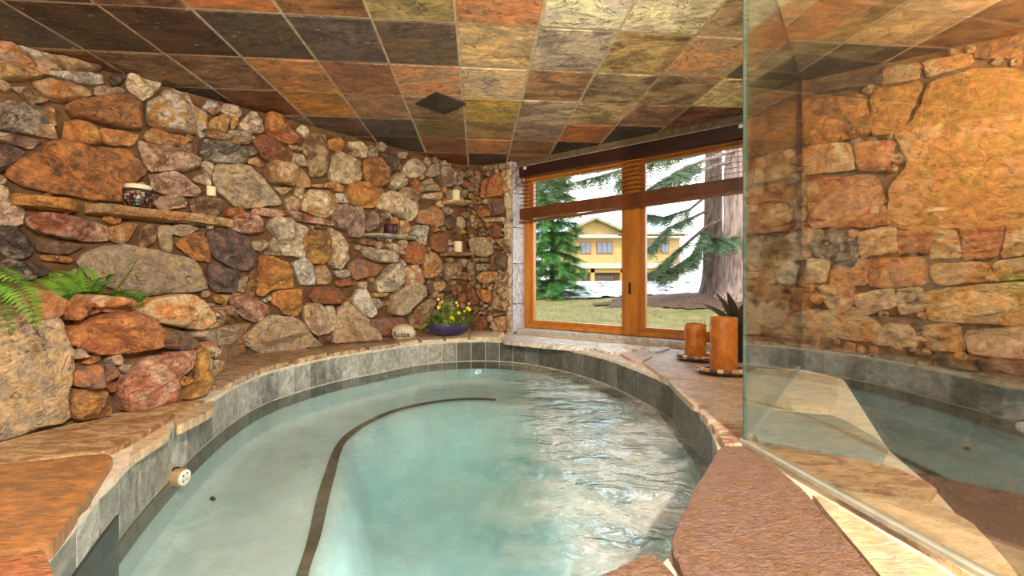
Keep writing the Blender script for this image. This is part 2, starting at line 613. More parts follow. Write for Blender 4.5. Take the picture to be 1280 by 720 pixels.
def inside(p, poly):
    r = False
    n = len(poly)
    j = n - 1
    for i in range(n):
        xi, yi = poly[i]; xj, yj = poly[j]
        if (yi > p[1]) != (yj > p[1]) and p[0] < (xj - xi) * (p[1] - yi) / (yj - yi) + xi:
            r = not r
        j = i
    return r


def dist_poly(p, poly):
    best = 1e9
    n = len(poly)
    for i in range(n):
        ax, ay = poly[i]; bx, by = poly[(i + 1) % n]
        dx = bx - ax; dy = by - ay
        q = max(0, min(1, ((p[0] - ax) * dx + (p[1] - ay) * dy) / (dx * dx + dy * dy + 1e-12)))
        best = min(best, math.hypot(p[0] - ax - dx * q, p[1] - ay - dy * q))
    return best


def fill_gaps(plane, polys, u0, u1, v0, v1, rmin, rmax, tries, cap, rng, keep=None):
    """Small stones where the traced ones leave room."""
    out = []
    boxes = [(min(x for x, y in q), max(x for x, y in q), min(y for x, y in q), max(y for x, y in q), q) for q in polys]
    for k in range(tries):
        if len(out) >= cap:
            break
        p = (rng.uniform(u0, u1), rng.uniform(v0, v1))
        if keep and not keep(p):
            continue
        r = rmax
        for (a, b, c_, d, q) in boxes:
            if p[0] < a - r or p[0] > b + r or p[1] < c_ - r or p[1] > d + r:
                continue
            if inside(p, q):
                r = 0; break
            r = min(r, dist_poly(p, q))
            if r < rmin:
                break
        if r < rmin:
            continue
        r *= 0.98
        m = rng.randint(5, 7)
        a0 = rng.uniform(0, 6.28)
        q = []
        for i in range(m):
            a = a0 + 6.283 * (i + rng.uniform(-0.25, 0.25)) / m
            s = r * rng.uniform(0.88, 1.06)
            q.append((p[0] + s * math.cos(a), p[1] + s * math.sin(a)))
        out.append(q)
        boxes.append((min(x for x, y in q), max(x for x, y in q), min(y for x, y in q), max(y for x, y in q), q))
    return out


def voronoi(u0, u1, v0, v1, size, rng, aspect=1.3, gap=0.012):
    seeds = []
    nv = max(1, round((v1 - v0) / size))
    nu = max(1, round((u1 - u0) / (size * aspect)))
    for j in range(nv):
        for i in range(nu):
            seeds.append((u0 + (i + 0.5 + (0.25 if j % 2 else -0.25) + rng.uniform(-0.32, 0.32)) * (u1 - u0) / nu,
                          v0 + (j + 0.5 + rng.uniform(-0.32, 0.32)) * (v1 - v0) / nv))
    cells = []
    for k, s in enumerate(seeds):
        poly = [(u0, v0), (u1, v0), (u1, v1), (u0, v1)]
        for m, q in enumerate(seeds):
            if m == k or math.hypot(q[0] - s[0], q[1] - s[1]) > size * 4:
                continue
            mx = (s[0] + q[0]) / 2; my = (s[1] + q[1]) / 2
            nx = q[0] - s[0]; ny = q[1] - s[1]
            L = math.hypot(nx, ny); nx /= L; ny /= L
            mx -= nx * gap; my -= ny * gap
            new = []
            for i in range(len(poly)):
                a = poly[i]; b = poly[(i + 1) % len(poly)]
                da = (a[0] - mx) * nx + (a[1] - my) * ny
                db = (b[0] - mx) * nx + (b[1] - my) * ny
                if da <= 0: new.append(a)
                if da * db < 0:
                    f = da / (da - db)
                    new.append((a[0] + (b[0] - a[0]) * f, a[1] + (b[1] - a[1]) * f))
            poly = new
            if len(poly) < 3: break
        if len(poly) >= 3 and abs(area_c(poly)[0]) > 1e-4:
            cells.append(poly)
    return cells


def mortar_wall(name, plane, u0, u1, v0, v1, off, mat, step=0.06, rough=0.012, parent=None):
    nu = max(2, int((u1 - u0) / step)); nv = max(2, int((v1 - v0) / step))
    vs = []; fs = []
    for j in range(nv + 1):
        for i in range(nu + 1):
            u = u0 + (u1 - u0) * i / nu; v = v0 + (v1 - v0) * j / nv
            edge = i in (0, nu) or j in (0, nv)
            p = plane.P(u, v, 0)
            h = off + (0 if edge else rough * noise.noise(p * 9.0) + rough * 0.5 * noise.noise(p * 23.0))
            vs.append(plane.P(u, v, h))
    for j in range(nv):
        for i in range(nu):
            a = j * (nu + 1) + i
            fs.append((a, a + 1, a + nu + 2, a + nu + 1))
    # a back face, so the wall has thickness
    b = len(vs)
    for (u, v) in ((u0, v0), (u1, v0), (u1, v1), (u0, v1)):
        vs.append(plane.P(u, v, off - 0.15))
    fs.append((b + 3, b + 2, b + 1, b))
    c = [0, nu, nv * (nu + 1) + nu, nv * (nu + 1)]
    for k in range(4):
        k2 = (k + 1) % 4
        fs.append((c[k2], c[k], b + k, b + k2))
    if plane.u.cross(plane.v).dot(plane.n) < 0:
        fs = [tuple(reversed(f)) for f in fs]
    o = mesh_obj(name, vs, fs, mat, parent, True, 60)
    if parent is None:
        struct(o)
    return o


# ------------------------------------------------------------------ room layout (deck z = 0, ceiling z = 1.79)
CEIL = 1.79
LW = Plane((-3.6, 1.154), (-0.48, 4.43))         # long stone wall
BW = Plane((-0.48, 4.43), (0.01, 4.25))          # short corner wall
RV = Plane((0.01, 4.25), (0.15, 4.36))           # slate reveal beside the window
WW = Plane((0.13, 4.37), (1.87, 3.12))           # window plane
JW = Plane((1.87, 3.12), (1.79, 2.58))           # stone jamb right of the window
SW = Plane((1.79, 2.58), (3.2, 1.62))            # shower wall

# ------------------------------------------------------------------ stone outlines: (x0, y0, scale, [(codes, depth, outline), ...]) in photograph pixels / scale
LEFT = [
 (0, 40, 8, [
  ('OP', .07, [-60,90,30,80,180,140,300,260,380,290,500,400,440,420,200,330,0,270,-60,260]),
  ('CW', .05, [200,140,330,150,500,230,450,270,340,270,250,180]),
  ('YT', .07, [-60,290,100,300,250,360,420,430,300,460,60,480,-60,440]),
  ('TB', .05, [380,265,500,240,720,240,850,330,1000,370,900,400,640,395,520,390,400,320]),
  ('WG', .06, [510,400,660,400,880,405,1010,440,1020,510,900,525,740,500,610,450,510,430]),
  ('OT', .08, [330,560,520,480,700,510,860,570,920,640,620,700,500,690]),
  ('TB', .04, [120,560,300,560,480,680,330,720,180,600]),
  ('BD', .05, [1090,450,1150,415,1260,440,1190,530,1120,520]),
  ('PT', .06, [960,560,1010,545,1250,590,1200,620,960,640])]),
 (0, 130, 8, [
  ('GD', .09, [-80,20,80,-20,280,-10,430,60,510,220,410,225,340,310,200,280,-80,250]),
  ('TY', .06, [350,310,420,230,540,235,570,350]),
  ('OT', .05, [460,40,540,50,560,200,520,210,450,120]),
  ('MP', .06, [-80,280,100,300,300,350,400,380,290,450,100,400,-80,350]),
  ('MD', .07, [-80,410,100,420,240,480,200,560,60,660,-80,700]),
  ('OY', .08, [650,180,760,180,910,220,970,280,1010,400,860,405,640,380,630,330])]),
 (0, 0, 1, [
  ('BO', .10, [84,135,95,126,127,120,169,119,177,132,176,160,158,163,119,152,90,147]),
  ('OT', .06, [125,163,160,166,172,170,165,182,132,181,124,170]),
  ('OB', .13, [6,220,15,208,40,192,60,183,85,180,125,184,160,188,175,205,184,213,175,225,160,235,158,252,130,251,100,247,60,240,20,230]),
  ('GT', .11, [264,222,268,208,290,205,312,208,330,225,350,250,352,255,330,258,305,262,290,255,272,240]),
  ('PR', .08, [285,284,301,267,312,266,326,272,330,290,308,293]),
  ('GT', .11, [95,325,110,318,140,306,165,308,220,318,245,328,254,345,259,362,230,365,190,368,165,370,130,358,108,345]),
  ('PR', .09, [287,372,293,366,308,368,333,383,334,388,321,404,304,397,290,385]),
  ('BY', .06, [310,342,320,338,322,352,315,371,305,365])]),
 (160, 80, 8, [
  ('CT', .06, [0,110,140,150,330,200,250,300,140,370,60,300,-20,240]),
  ('YW', .11, [200,400,290,330,430,250,600,310,640,420,790,500,770,640,640,700,400,680,190,620,180,500]),
  ('WR', .06, [750,440,800,370,880,400,905,490,850,505]),
  ('CP', .05, [930,460,970,400,1110,440,1125,520,1080,540,960,490]),
  ('YT', .07, [800,590,930,510,1010,530,990,630,960,700,800,650]),
  ('YT', .04, [1020,540,1090,550,1095,600,1040,650])]),
 (160, 150, 8, [
  ('OT', .07, [170,170,220,90,300,90,440,150,520,150,600,210,560,240,430,260,200,220]),
  ('PB', .10, [90,200,230,250,450,265,520,300,700,400,690,480,600,510,480,505,220,520,150,400]),
  ('BP', .04, [500,265,620,240,680,310,660,360,570,330]),
  ('DG', .08, [720,190,900,210,1080,250,1190,310,1200,430,1000,425,850,420,710,380]),
  ('BT', .06, [790,110,900,130,1210,200,1200,235,1080,240,900,200,790,170]),
  ('PG', .06, [1010,110,1110,110,1260,170,1230,200,1020,150]),
  ('PB', .08, [210,560,450,515,560,560,720,700,690,760,400,760,260,700]),
  ('PC', .06, [720,440,770,410,860,460,820,560,830,660,640,600,700,550,760,550])]),
 (160, 230, 8, [
  ('TP', .07, [260,190,330,130,460,110,570,160,575,230,420,250,380,270,300,240]),
  ('BG', .07, [630,160,700,120,900,150,940,180,890,315,720,310,630,280]),
  ('RO', .07, [990,240,1130,240,1170,290,1060,350,960,320]),
  ('DM', .11, [780,480,900,440,1080,480,1190,530,1250,640,1270,760,1240,850,1110,860,1030,840,860,740,800,600]),
  ('OB', .08, [460,600,620,500,750,480,790,620,820,740,800,780,680,760,560,680]),
  ('GT', .05, [450,420,560,400,700,450,560,520,450,500]),
  ('TG', .06, [300,430,440,420,430,600,420,680,330,660,300,520]),
  ('TB', .06, [110,450,230,410,290,480,260,580,170,640,120,620]),
  ('OT', .05, [-190,430,-30,400,90,400,20,540,-40,600,-180,560])]),
 (0, 220, 8, [
  ('PC', .09, [-60,90,80,130,110,230,250,350,220,490,60,490,-60,490]),
  ('DG', .10, [-60,500,150,500,260,600,330,700,320,800,100,830,-60,700]),
  ('RP', .10, [270,430,420,360,600,380,800,420,1080,510,1070,650,900,660,600,620,400,570,290,500])]),
 (0, 300, 8, [
  ('BM', .05, [380,30,500,10,720,30,810,70,700,130,560,150,390,110]),
  ('DG', .09, [-60,190,60,175,240,230,370,370,300,400,160,400,-60,330]),
  ('DB', .06, [270,230,340,210,480,290,510,320,420,360,370,350]),
  ('OT', .05, [420,160,620,160,720,190,690,230,440,200])]),
 (160, 310, 8, [
  ('MD', .08, [800,160,900,170,1050,220,1120,250,1080,440,860,430,790,330]),
  ('GT', .05, [1090,330,1190,280,1200,330,1150,440,1080,420]),
  ('YC', .05, [860,480,1010,470,970,570,870,530]),
  ('PT', .06, [780,570,850,560,910,610,830,670,770,640])]),
 (300, 130, 8, [
  ('CP', .07, [0,190,110,80,160,90,240,260,190,290,110,290,0,240]),
  ('RO', .09, [210,170,260,110,450,150,500,250,590,340,560,390,430,390,270,300]),
  ('WC', .04, [570,260,620,210,670,250,670,310,640,320]),
  ('BR', .09, [120,370,200,320,300,330,460,430,530,490,500,580,250,570]),
  ('GT', .06, [500,490,620,510,660,590,670,620,580,620,520,580]),
  ('TB', .10, [640,340,700,290,840,300,860,380,860,720,690,715,690,600,660,560,620,440]),
  ('OY', .09, [870,370,980,335,1005,350,1010,490,940,470,880,440]),
  ('YT', .04, [490,410,620,440,590,465,520,450]),
  ('CT', .06, [1080,380,1180,390,1270,450,1260,520,1220,540,1190,480,1100,430]),
  ('YT', .04, [1090,490,1160,470,1190,520,1120,530]),
  ('TC', .10, [890,540,940,490,1080,540,1190,560,1210,760,1080,805,900,750]),
  ('OT', .05, [80,560,150,540,220,590,220,630,100,600]),
  ('GD', .04, [-20,430,60,480,60,520,-20,540]),
  ('DG', .04, [70,440,130,430,170,490,110,510]),
  ('PG', .05, [0,290,140,340,90,380,0,390])]),
 (300, 210, 8, [
  ('TO', .11, [250,30,310,-60,480,-40,610,10,690,120,700,190,640,200,560,180,330,150,270,90]),
  ('TP', .05, [335,195,510,205,430,270]),
  ('CT', .05, [560,200,630,190,620,310,550,270]),
  ('TP', .06, [450,320,510,280,580,310,600,370,570,430,480,420]),
  ('YC', .10, [610,360,660,220,750,230,900,240,970,310,960,370,900,470,860,510,720,460,610,410]),
  ('RP', .09, [120,430,180,400,400,420,620,460,900,530,930,580,700,550,480,510,160,470]),
  ('CG', .09, [260,590,310,510,450,500,600,560,680,600,690,640,620,720,650,850,640,890,430,870,390,800,340,680]),
  ('OC', .06, [720,170,850,160,960,130,1040,200,1020,250,900,205,730,190]),
  ('WG', .05, [950,260,1050,260,1070,350,1000,340]),
  ('OY', .12, [1050,250,1100,160,1250,140,1320,170,1400,260,1390,350,1320,400,1220,400,1100,360]),
  ('MP', .10, [910,470,950,380,1050,360,1230,400,1250,600,1200,690,1120,690,1050,620,950,600])]),
 (300, 290, 8, [
  ('YB', .13, [610,80,690,-10,850,-20,900,80,920,200,870,290,800,320,720,310,650,230]),
  ('CT', .10, [890,-40,990,10,1060,90,1050,190,1090,260,1010,370,960,360,875,310,930,200]),
  ('OY', .12, [190,240,330,250,480,310,520,420,520,560,400,570,330,570,210,650,160,600,190,420]),
  ('WG', .10, [520,310,650,255,720,330,740,420,740,525,590,520]),
  ('TY', .09, [735,350,820,335,910,460,860,520,760,520]),
  ('TG', .04, [110,100,240,80,280,130,200,190,130,170]),
  ('GT', .05, [280,120,340,60,390,200,400,230,310,220]),
  ('RB', .10, [680,640,740,560,850,545,960,550,1050,660,980,720,750,710]),
  ('MO', .09, [1080,300,1180,265,1280,300,1410,340,1400,400,1300,450,1150,480,1090,380]),
  ('GW', .05, [930,390,1080,380,1100,430,1030,460,950,430]),
  ('RO', .05, [940,500,1090,465,1110,520,1000,545])]),
 (300, 360, 8, [
  ('OY', .11, [320,150,330,50,450,20,600,10,620,100,600,230,540,280,440,260,400,200]),
  ('TG', .12, [40,470,150,380,260,270,540,290,640,370,710,460,710,580,480,630,200,650,60,560]),
  ('PT', .10, [630,180,680,160,800,155,880,240,900,440,770,475,700,420,650,330]),
  ('TC', .05, [860,190,930,180,960,300,960,400,900,430]),
  ('TP', .11, [960,240,1060,130,1150,200,1290,320,1370,470,1370,520,1200,530,950,555,930,460]),
  ('TG', .05, [710,480,830,570,700,590]),
  ('BD', .05, [780,490,890,470,890,560,800,560]),
  ('OT', .06, [0,350,90,360,20,480,-30,470]),
  ('TC', .03, [240,120,300,80,310,110,250,140])]),
 (440, 160, 8, [
  ('TP', .05, [460,240,550,250,520,310,460,300]),
  ('BO', .11, [110,330,190,280,260,330,330,450,320,560,280,600,180,580,110,480]),
  ('GT', .06, [170,180,250,190,250,280,170,280]),
  ('DB', .08, [270,250,430,230,460,330,440,430,350,450,300,350]),
  ('CP', .10, [500,420,560,330,640,300,710,370,700,470,620,500,540,470]),
  ('CT', .09, [350,520,450,450,530,480,550,560,440,620,370,570]),
  ('RO', .06, [590,540,640,510,700,580,690,650,600,600]),
  ('BT', .08, [500,600,590,590,690,670,640,760,560,730,490,680]),
  ('TG', .06, [730,460,790,370,860,370,870,470,780,490]),
  ('GT', .06, [710,540,790,500,870,630,720,630]),
  ('CY', .06, [720,660,880,640,900,690,860,720,720,700]),
  ('GB', .06, [880,380,1000,400,1110,440,1100,560,940,590,890,470]),
  ('YT', .04, [220,610,290,600,300,660,220,660])]),
 (440, 240, 8, [
  ('CT', .11, [210,100,290,30,390,-20,480,20,650,120,660,180,620,260,580,290,500,260,400,210,260,160]),
  ('CG', .05, [310,220,370,200,400,265,340,260]),
  ('MP', .08, [130,370,160,230,220,180,260,270,220,370,160,390]),
  ('OP', .10, [660,190,740,180,820,130,870,200,910,330,850,350,760,330,660,300]),
  ('WG', .10, [570,400,640,330,720,340,745,440,720,530,660,510,600,450]),
  ('TO', .05, [480,290,560,290,570,430,480,430]),
  ('OR', .10, [540,560,590,490,690,560,710,660,660,720,620,720,550,700,530,620]),
  ('CT', .06, [320,530,380,510,480,560,530,620,420,600]),
  ('CG', .07, [230,570,400,590,470,640,440,700,260,700]),
  ('BO', .06, [0,490,100,480,240,490,230,530,100,530]),
  ('GT', .05, [100,540,225,565,250,690,120,640]),
  ('BR', .07, [780,440,900,410,950,450,950,600,860,610,790,560]),
  ('BD', .06, [920,270,1020,210,1040,340,960,370,900,330])]),
 (440, 320, 8, [
  ('WC', .10, [10,430,60,340,140,330,250,570,190,610,110,580,20,490]),
  ('CG', .11, [240,270,290,200,400,80,480,80,510,150,515,260,420,350,280,360,240,330]),
  ('OC', .10, [530,110,650,80,690,150,715,260,690,290,560,300,530,220]),
  ('GT', .11, [380,500,420,380,520,310,730,290,735,400,600,500,500,600,380,570]),
  ('OT', .09, [715,20,770,-40,830,-30,890,50,890,150,800,220,730,220,705,120]),
  ('BT', .08, [570,640,640,520,760,430,850,460,780,560,740,720,590,720]),
  ('MR', .05, [160,640,300,615,500,615,540,660,540,740,480,790,170,800]),
  ('TO', .06, [820,260,900,250,900,310,850,360,820,330]),
  ('TG', .05, [190,420,260,430,320,480,250,530]),
  ('TY', .05, [210,370,360,370,330,400,220,410]),
  ('BT', .07, [920,80,1060,50,1100,130,1060,220,960,230,910,160]),
  ('WC', .04, [480,40,540,80,510,105]),
  ('BD', .05, [750,240,810,250,800,330,780,380,740,320]),
  ('CT', .05, [60,270,140,260,140,320,80,320]),
  ('BD', .06, [860,460,990,370,1060,420,1080,640,900,640])]),
]
BACK = [
 (440, 240, 8, [('DG', .06, [1060,170,1140,170,1190,300,1160,360,1070,360])]),
 (560, 190, 6, [
  ('BT', .06, [150,230,180,180,250,180,230,290,150,290]),
  ('OR', .09, [240,340,260,220,390,150,420,200,410,320,300,340]),
  ('CO', .06, [400,160,460,130,475,200,465,280,420,290]),
  ('TB', .05, [180,385,290,350,330,360,290,390]),
  ('BM', .06, [300,350,430,350,420,460,330,480,310,420]),
  ('TC', .09, [270,500,420,490,430,520,290,530]),
  ('RO', .05, [220,450,270,410,310,440,310,480,240,480]),
  ('BR', .06, [300,590,370,530,400,590,380,640,310,620]),
  ('TG', .06, [160,650,280,640,330,700,310,760,180,760]),
  ('BR', .05, [145,590,200,575,200,610,145,615]),
  ('TB', .05, [160,480,190,470,220,540,180,560]),
  ('BT', .05, [250,115,420,85,430,115,260,140]),
  ('TC', .05, [430,320,480,300,478,480,440,490]),
  ('TC', .05, [435,540,478,530,475,700,420,690])]),
 (560, 300, 5.143, [
  ('TG', .06, [185,10,280,20,290,80,250,105,190,100]),
  ('BD', .07, [275,110,330,70,380,110,370,190,275,190]),
  ('BT', .05, [300,0,395,-10,405,90,380,80]),
  ('TB', .05, [160,120,260,115,260,140,165,140]),
  ('GT', .05, [185,155,270,155,240,195,185,195]),
  ('OT', .07, [180,240,220,205,320,205,300,260,240,285]),
  ('BT', .06, [125,170,135,125,170,150,170,270,128,245]),
  ('BO', .06, [125,280,170,320,190,400,160,415,125,380]),
  ('OY', .07, [185,330,200,310,275,330,275,400,220,390]),
  ('TB', .06, [310,230,380,190,385,300,375,460,280,430,300,300]),
  ('RB', .06, [160,500,240,490,255,560,180,585,150,560]),
  ('OC', .07, [280,530,310,500,370,490,370,580,290,585]),
  ('GB', .05, [180,430,240,435,235,460,180,455]),
  ('TB', .05, [250,470,370,470,300,490]),
  ('CT', .05, [385,120,408,110,406,300,388,310]),
  ('CT', .05, [385,320,408,310,406,470,388,480]),
  ('CT', .06, [380,490,408,485,408,580,385,585])]),
]
SHOWER = [
 (900, 0, 3.368, [
  ('OB', .03, [355,420,480,410,600,400,630,560,490,590,355,610]),
  ('OY', .03, [640,390,850,350,760,550,640,560]),
  ('YO', .04, [880,350,1080,290,1290,290,1290,600,1290,960,1290,940,900,970,720,940,715,800,800,680,740,560,800,530]),
  ('OT', .03, [700,290,830,270,830,330,690,350]),
  ('OT', .03, [870,260,1040,230,1050,270,880,320]),
  ('OD', .03, [1080,200,1290,150,1290,240,1090,240]),
  ('DB', .03, [350,370,670,310,670,350,360,400])]),
 (900, 180, 3.368, [
  ('TO', .03, [360,10,540,0,560,105,360,125]),
  ('RO', .03, [570,0,735,-10,700,105,590,105]),
  ('OR', .03, [370,150,660,135,700,330,600,340,380,350]),
  ('TO', .03, [590,375,730,350,740,450,590,470]),
  ('DG', .05, [400,400,500,370,580,420,560,520,490,510,400,460]),
  ('RO', .03, [750,370,890,370,870,450,760,455]),
  ('TO', .03, [905,370,990,370,1010,470,890,475]),
  ('RO', .03, [1020,350,1190,340,1160,470,1030,475]),
  ('OT', .03, [1215,330,1300,330,1300,450,1190,470]),
  ('CG', .04, [370,490,460,490,440,575,360,580]),
  ('TO', .04, [480,520,610,480,610,590,470,590]),
  ('OR', .03, [625,490,850,480,870,590,640,600]),
  ('OT', .03, [900,510,1110,500,1140,570,920,590]),
  ('TY', .03, [1160,500,1300,480,1300,560,1170,570]),
  ('TO', .04, [420,600,560,595,550,680,460,690]),
  ('PT', .04, [570,640,720,610,740,680,600,720]),
  ('PT', .04, [750,620,840,610,850,700,760,710]),
  ('TY', .04, [860,620,1300,580,1300,760,880,740])]),
 (900, 370, 3.368, [
  ('TO', .04, [340,160,430,70,560,50,670,130,640,190]),
  ('PT', .04, [650,200,710,120,800,130,830,210]),
  ('OT', .04, [860,130,1000,120,1020,230,880,220]),
  ('TP', .04, [1040,150,1290,130,1290,260,1060,240])]),
]


def trace(plane, groups):
    out = []
    for (ox, oy, sc, rocks) in groups:
        for (codes, dep, fl) in rocks:
            poly = [plane.px(ox + fl[i] / sc, oy + fl[i + 1] / sc) for i in range(0, len(fl), 2)]
            out.append((codes, dep, poly))
    return out


def clampv(poly, lo, hi, ulo=-99, uhi=99):
    return [(max(ulo, min(uhi, u)), max(lo, min(hi, v))) for (u, v) in poly]


rng = random.Random(11)
CODES = ['TB', 'OT', 'GT', 'TC', 'BO', 'PT', 'YT', 'GD', 'CT', 'BR', 'TG', 'MP', 'OY']

# ---- long stone wall
wall_left = mortar_wall('wall_left', LW, -0.05, LW.L + 0.05, -0.05, CEIL + 0.02, -0.045, M['mortar'])
polys = []
sid = 100
for codes, dep, poly in trace(LW, LEFT):
    poly = clampv(poly, -0.02, CEIL - 0.005, -0.05, LW.L - 0.005)
    polys.append(poly)
    stone('stone', LW, poly, dep * 0.95, M['rock'], codes, wall_left, sid, grow=0.010); sid += 1
u_edge = LW.px(-8, 300)[0]
cells = voronoi(0.0, u_edge - 0.02, 0.0, CEIL, 0.24, rng)
for q in cells:
    stone('stone', LW, q, rng.uniform(0.05, 0.09), M['rock'], rng.choice(CODES), wall_left, sid); sid += 1
polys_all = polys + cells
for q in fill_gaps(LW, polys_all, u_edge - 0.1, LW.L - 0.03, 0.02, CEIL - 0.03, 0.020, 0.085, 9000, 290 - len(polys) - len(cells), rng):
    stone('stone', LW, q, rng.uniform(0.02, 0.05), M['rock'], rng.choice(CODES), wall_left, sid, n=16); sid += 1


def ledge(parent, plane, u0, u1, v, t, out, codes, seed, rise=0.0):
    """A flat stone built into the wall and standing out of it as a shelf."""
    r = random.Random(seed)
    n = 10
    front = []
    for i in range(n + 1):
        u = u0 + (u1 - u0) * i / n
        e = min(1, 5 * min(i, n - i) / n + 0.35)
        front.append((u, out * e * (0.9 + 0.25 * r.random())))
    vs = []; fs = []
    for k, (zz, sc) in enumerate(((-t * 0.9, 0.80), (-t * 0.45, 0.97), (0, 1.0))):
        for i, (u, h) in enumerate(front):
            vs.append(plane.P(u, v + zz + rise * (u - u0) + (0.004 * r.random() if k < 2 else 0), h * sc))
    for i, (u, h) in enumerate(front):
        vs.append(plane.P(u, v + rise * (u - u0), -0.06))
    for i, (u, h) in enumerate(front):
        vs.append(plane.P(u, v - t + rise * (u - u0), -0.06))
    m = n + 1
    order = [4, 0, 1, 2, 3]
    for a, b in zip(order[:-1], order[1:]):
        for i in range(n):
            fs.append((a * m + i, a * m + i + 1, b * m + i + 1, b * m + i))
    fs.append(tuple(k * m for k in order)); fs.append(tuple(k * m + n for k in reversed(order)))
    o = mesh_obj('ledge_stone', vs, fs, M['rock'], parent, True, 30, plane.P((u0 + u1) / 2, v, 0))
    paint(o, codes, r)
    return o


def ledge_px(parent, plane, p0, p1, thick_px, out, codes, seed):
    a = plane.px(*p0); b = plane.px(*p1)
    t = thick_px / F * 2.6
    return ledge(parent, plane, a[0], b[0], a[1], t, out, codes, seed, (b[1] - a[1]) / (b[0] - a[0]))


ledge_px(wall_left, LW, (106, 256), (291, 276), 11, 0.15, 'TO', 1)
ledge_px(wall_left, LW, (12, 245), (97, 253), 12, 0.13, 'YO', 2)
ledge_px(wall_left, LW, (455, 292), (516, 297), 5, 0.14, 'GW', 3)
sh1 = ledge_px(wall_left, LW, (549, 252), (583, 254), 7, 0.16, 'YT', 4)
sh2 = ledge_px(wall_left, LW, (553, 316), (583, 317), 6, 0.16, 'TR', 5)

# ---- short corner wall
wall_back = mortar_wall('wall_corner', BW, -0.02, BW.L + 0.01, -0.05, CEIL + 0.02, -0.045, M['mortar'])
polys = []
for codes, dep, poly in trace(BW, BACK):
    poly = clampv(poly, -0.02, CEIL - 0.005, 0.0, BW.L)
    if abs(area_c(poly)[0]) < 2e-4:
        continue
    polys.append(poly)
    stone('stone', BW, poly, dep * 0.8, M['rock'], codes, wall_back, sid, grow=0.010); sid += 1
for q in fill_gaps(BW, polys, 0.02, BW.L - 0.02, 0.02, CEIL - 0.03, 0.016, 0.06, 4000, 70, rng):
    stone('stone', BW, q, rng.uniform(0.02, 0.04), M['rock'], rng.choice(CODES), wall_back, sid, n=16); sid += 1

# ---- slate reveal beside the window
reveal = mortar_wall('wall_reveal', RV, -0.01, RV.L + 0.05, -0.05, CEIL + 0.02, -0.03, M['whitegrout'], 0.2, 0.0)
z = 0.0
for k in range(5):
    h = (0.30, 0.42, 0.38, 0.36, 0.33)[k]
    b = MB()
    b.box(RV.P(RV.L / 2, z + h / 2 - 0.004, -0.018), RV.u * (RV.L / 2 - 0.003), RV.n * 0.014, Vector((0, 0, h / 2 - 0.006)))
    o = b.build('slate_tile', M['tile'], reveal)
    o.color = S(*[(176, 178, 190), (158, 160, 170), (188, 186, 190), (176, 176, 186), (120, 96, 78)][k]); o['col2'] = list(S(196, 196, 204)[:3])
    z += h

# ---- stone jamb and shower wall behind the glass
wall_jamb = mortar_wall('wall_jamb', JW, -0.3, JW.L + 0.02, -0.65, CEIL + 0.02, -0.03, M['mortar'])
for q in voronoi(0.0, JW.L, -0.1, CEIL - 0.005, 0.20, rng, 1.2, 0.008):
    stone('stone', JW, q, rng.uniform(0.05, 0.11), M['rock'], rng.choice(['BD', 'DB', 'BT', 'DG', 'TB']), wall_jamb, sid); sid += 1
wall_shower = mortar_wall('wall_shower', SW, -0.02, SW.L + 0.1, -0.75, CEIL + 0.02, -0.02, M['mortar'])
polys = []
for codes, dep, poly in trace(SW, SHOWER):
    poly = clampv(poly, -0.7, CEIL - 0.005, 0.0, SW.L + 0.05)
    if abs(area_c(poly)[0]) < 2e-4:
        continue
    polys.append(poly)
    stone('stone', SW, poly, dep * 0.6, M['rock'], codes, wall_shower, sid, grow=0.022); sid += 1
ulast = SW.px(1284, 200)[0]
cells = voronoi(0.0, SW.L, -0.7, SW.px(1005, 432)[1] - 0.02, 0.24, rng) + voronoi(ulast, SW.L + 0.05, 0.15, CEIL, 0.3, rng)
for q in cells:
    stone('stone', SW, q, 0.03, M['rock'], rng.choice(['TO', 'OT', 'BO', 'OY', 'TB']) if area_c(q)[1][1] > 0.1 else 'KD', wall_shower, sid); sid += 1  # low stones coloured dark for the pit's shade, so the glass reflection shows
for q in fill_gaps(SW, polys + cells, 0.02, SW.L - 0.02, -0.5, CEIL - 0.03, 0.022, 0.09, 3000, 60, rng):
    stone('stone', SW, q, 0.025, M['rock'], rng.choice(['TO', 'OT', 'BO']), wall_shower, sid, n=16); sid += 1


# ---- plain walls that close the room behind the camera
def slab_wall(name, a, b, z0, z1, mat):
    p = Plane(a, b)
    m = MB()
    m.box(p.P(p.L / 2, (z0 + z1) / 2, -0.08), p.u * (p.L / 2), p.n * 0.08, Vector((0, 0, (z1 - z0) / 2)))
    return struct(m.build(name, mat))


slab_wall('wall_side', (-3.6, 1.12), (-3.6, -1.7), -0.05, CEIL, M['rear'])
slab_wall('wall_rear', (-3.6, -1.6), (3.2, -1.6), -0.7, CEIL, M['rear'])
slab_wall('wall_right', (3.2, -1.7), (3.2, 1.66), -0.7, CEIL, M['rear'])

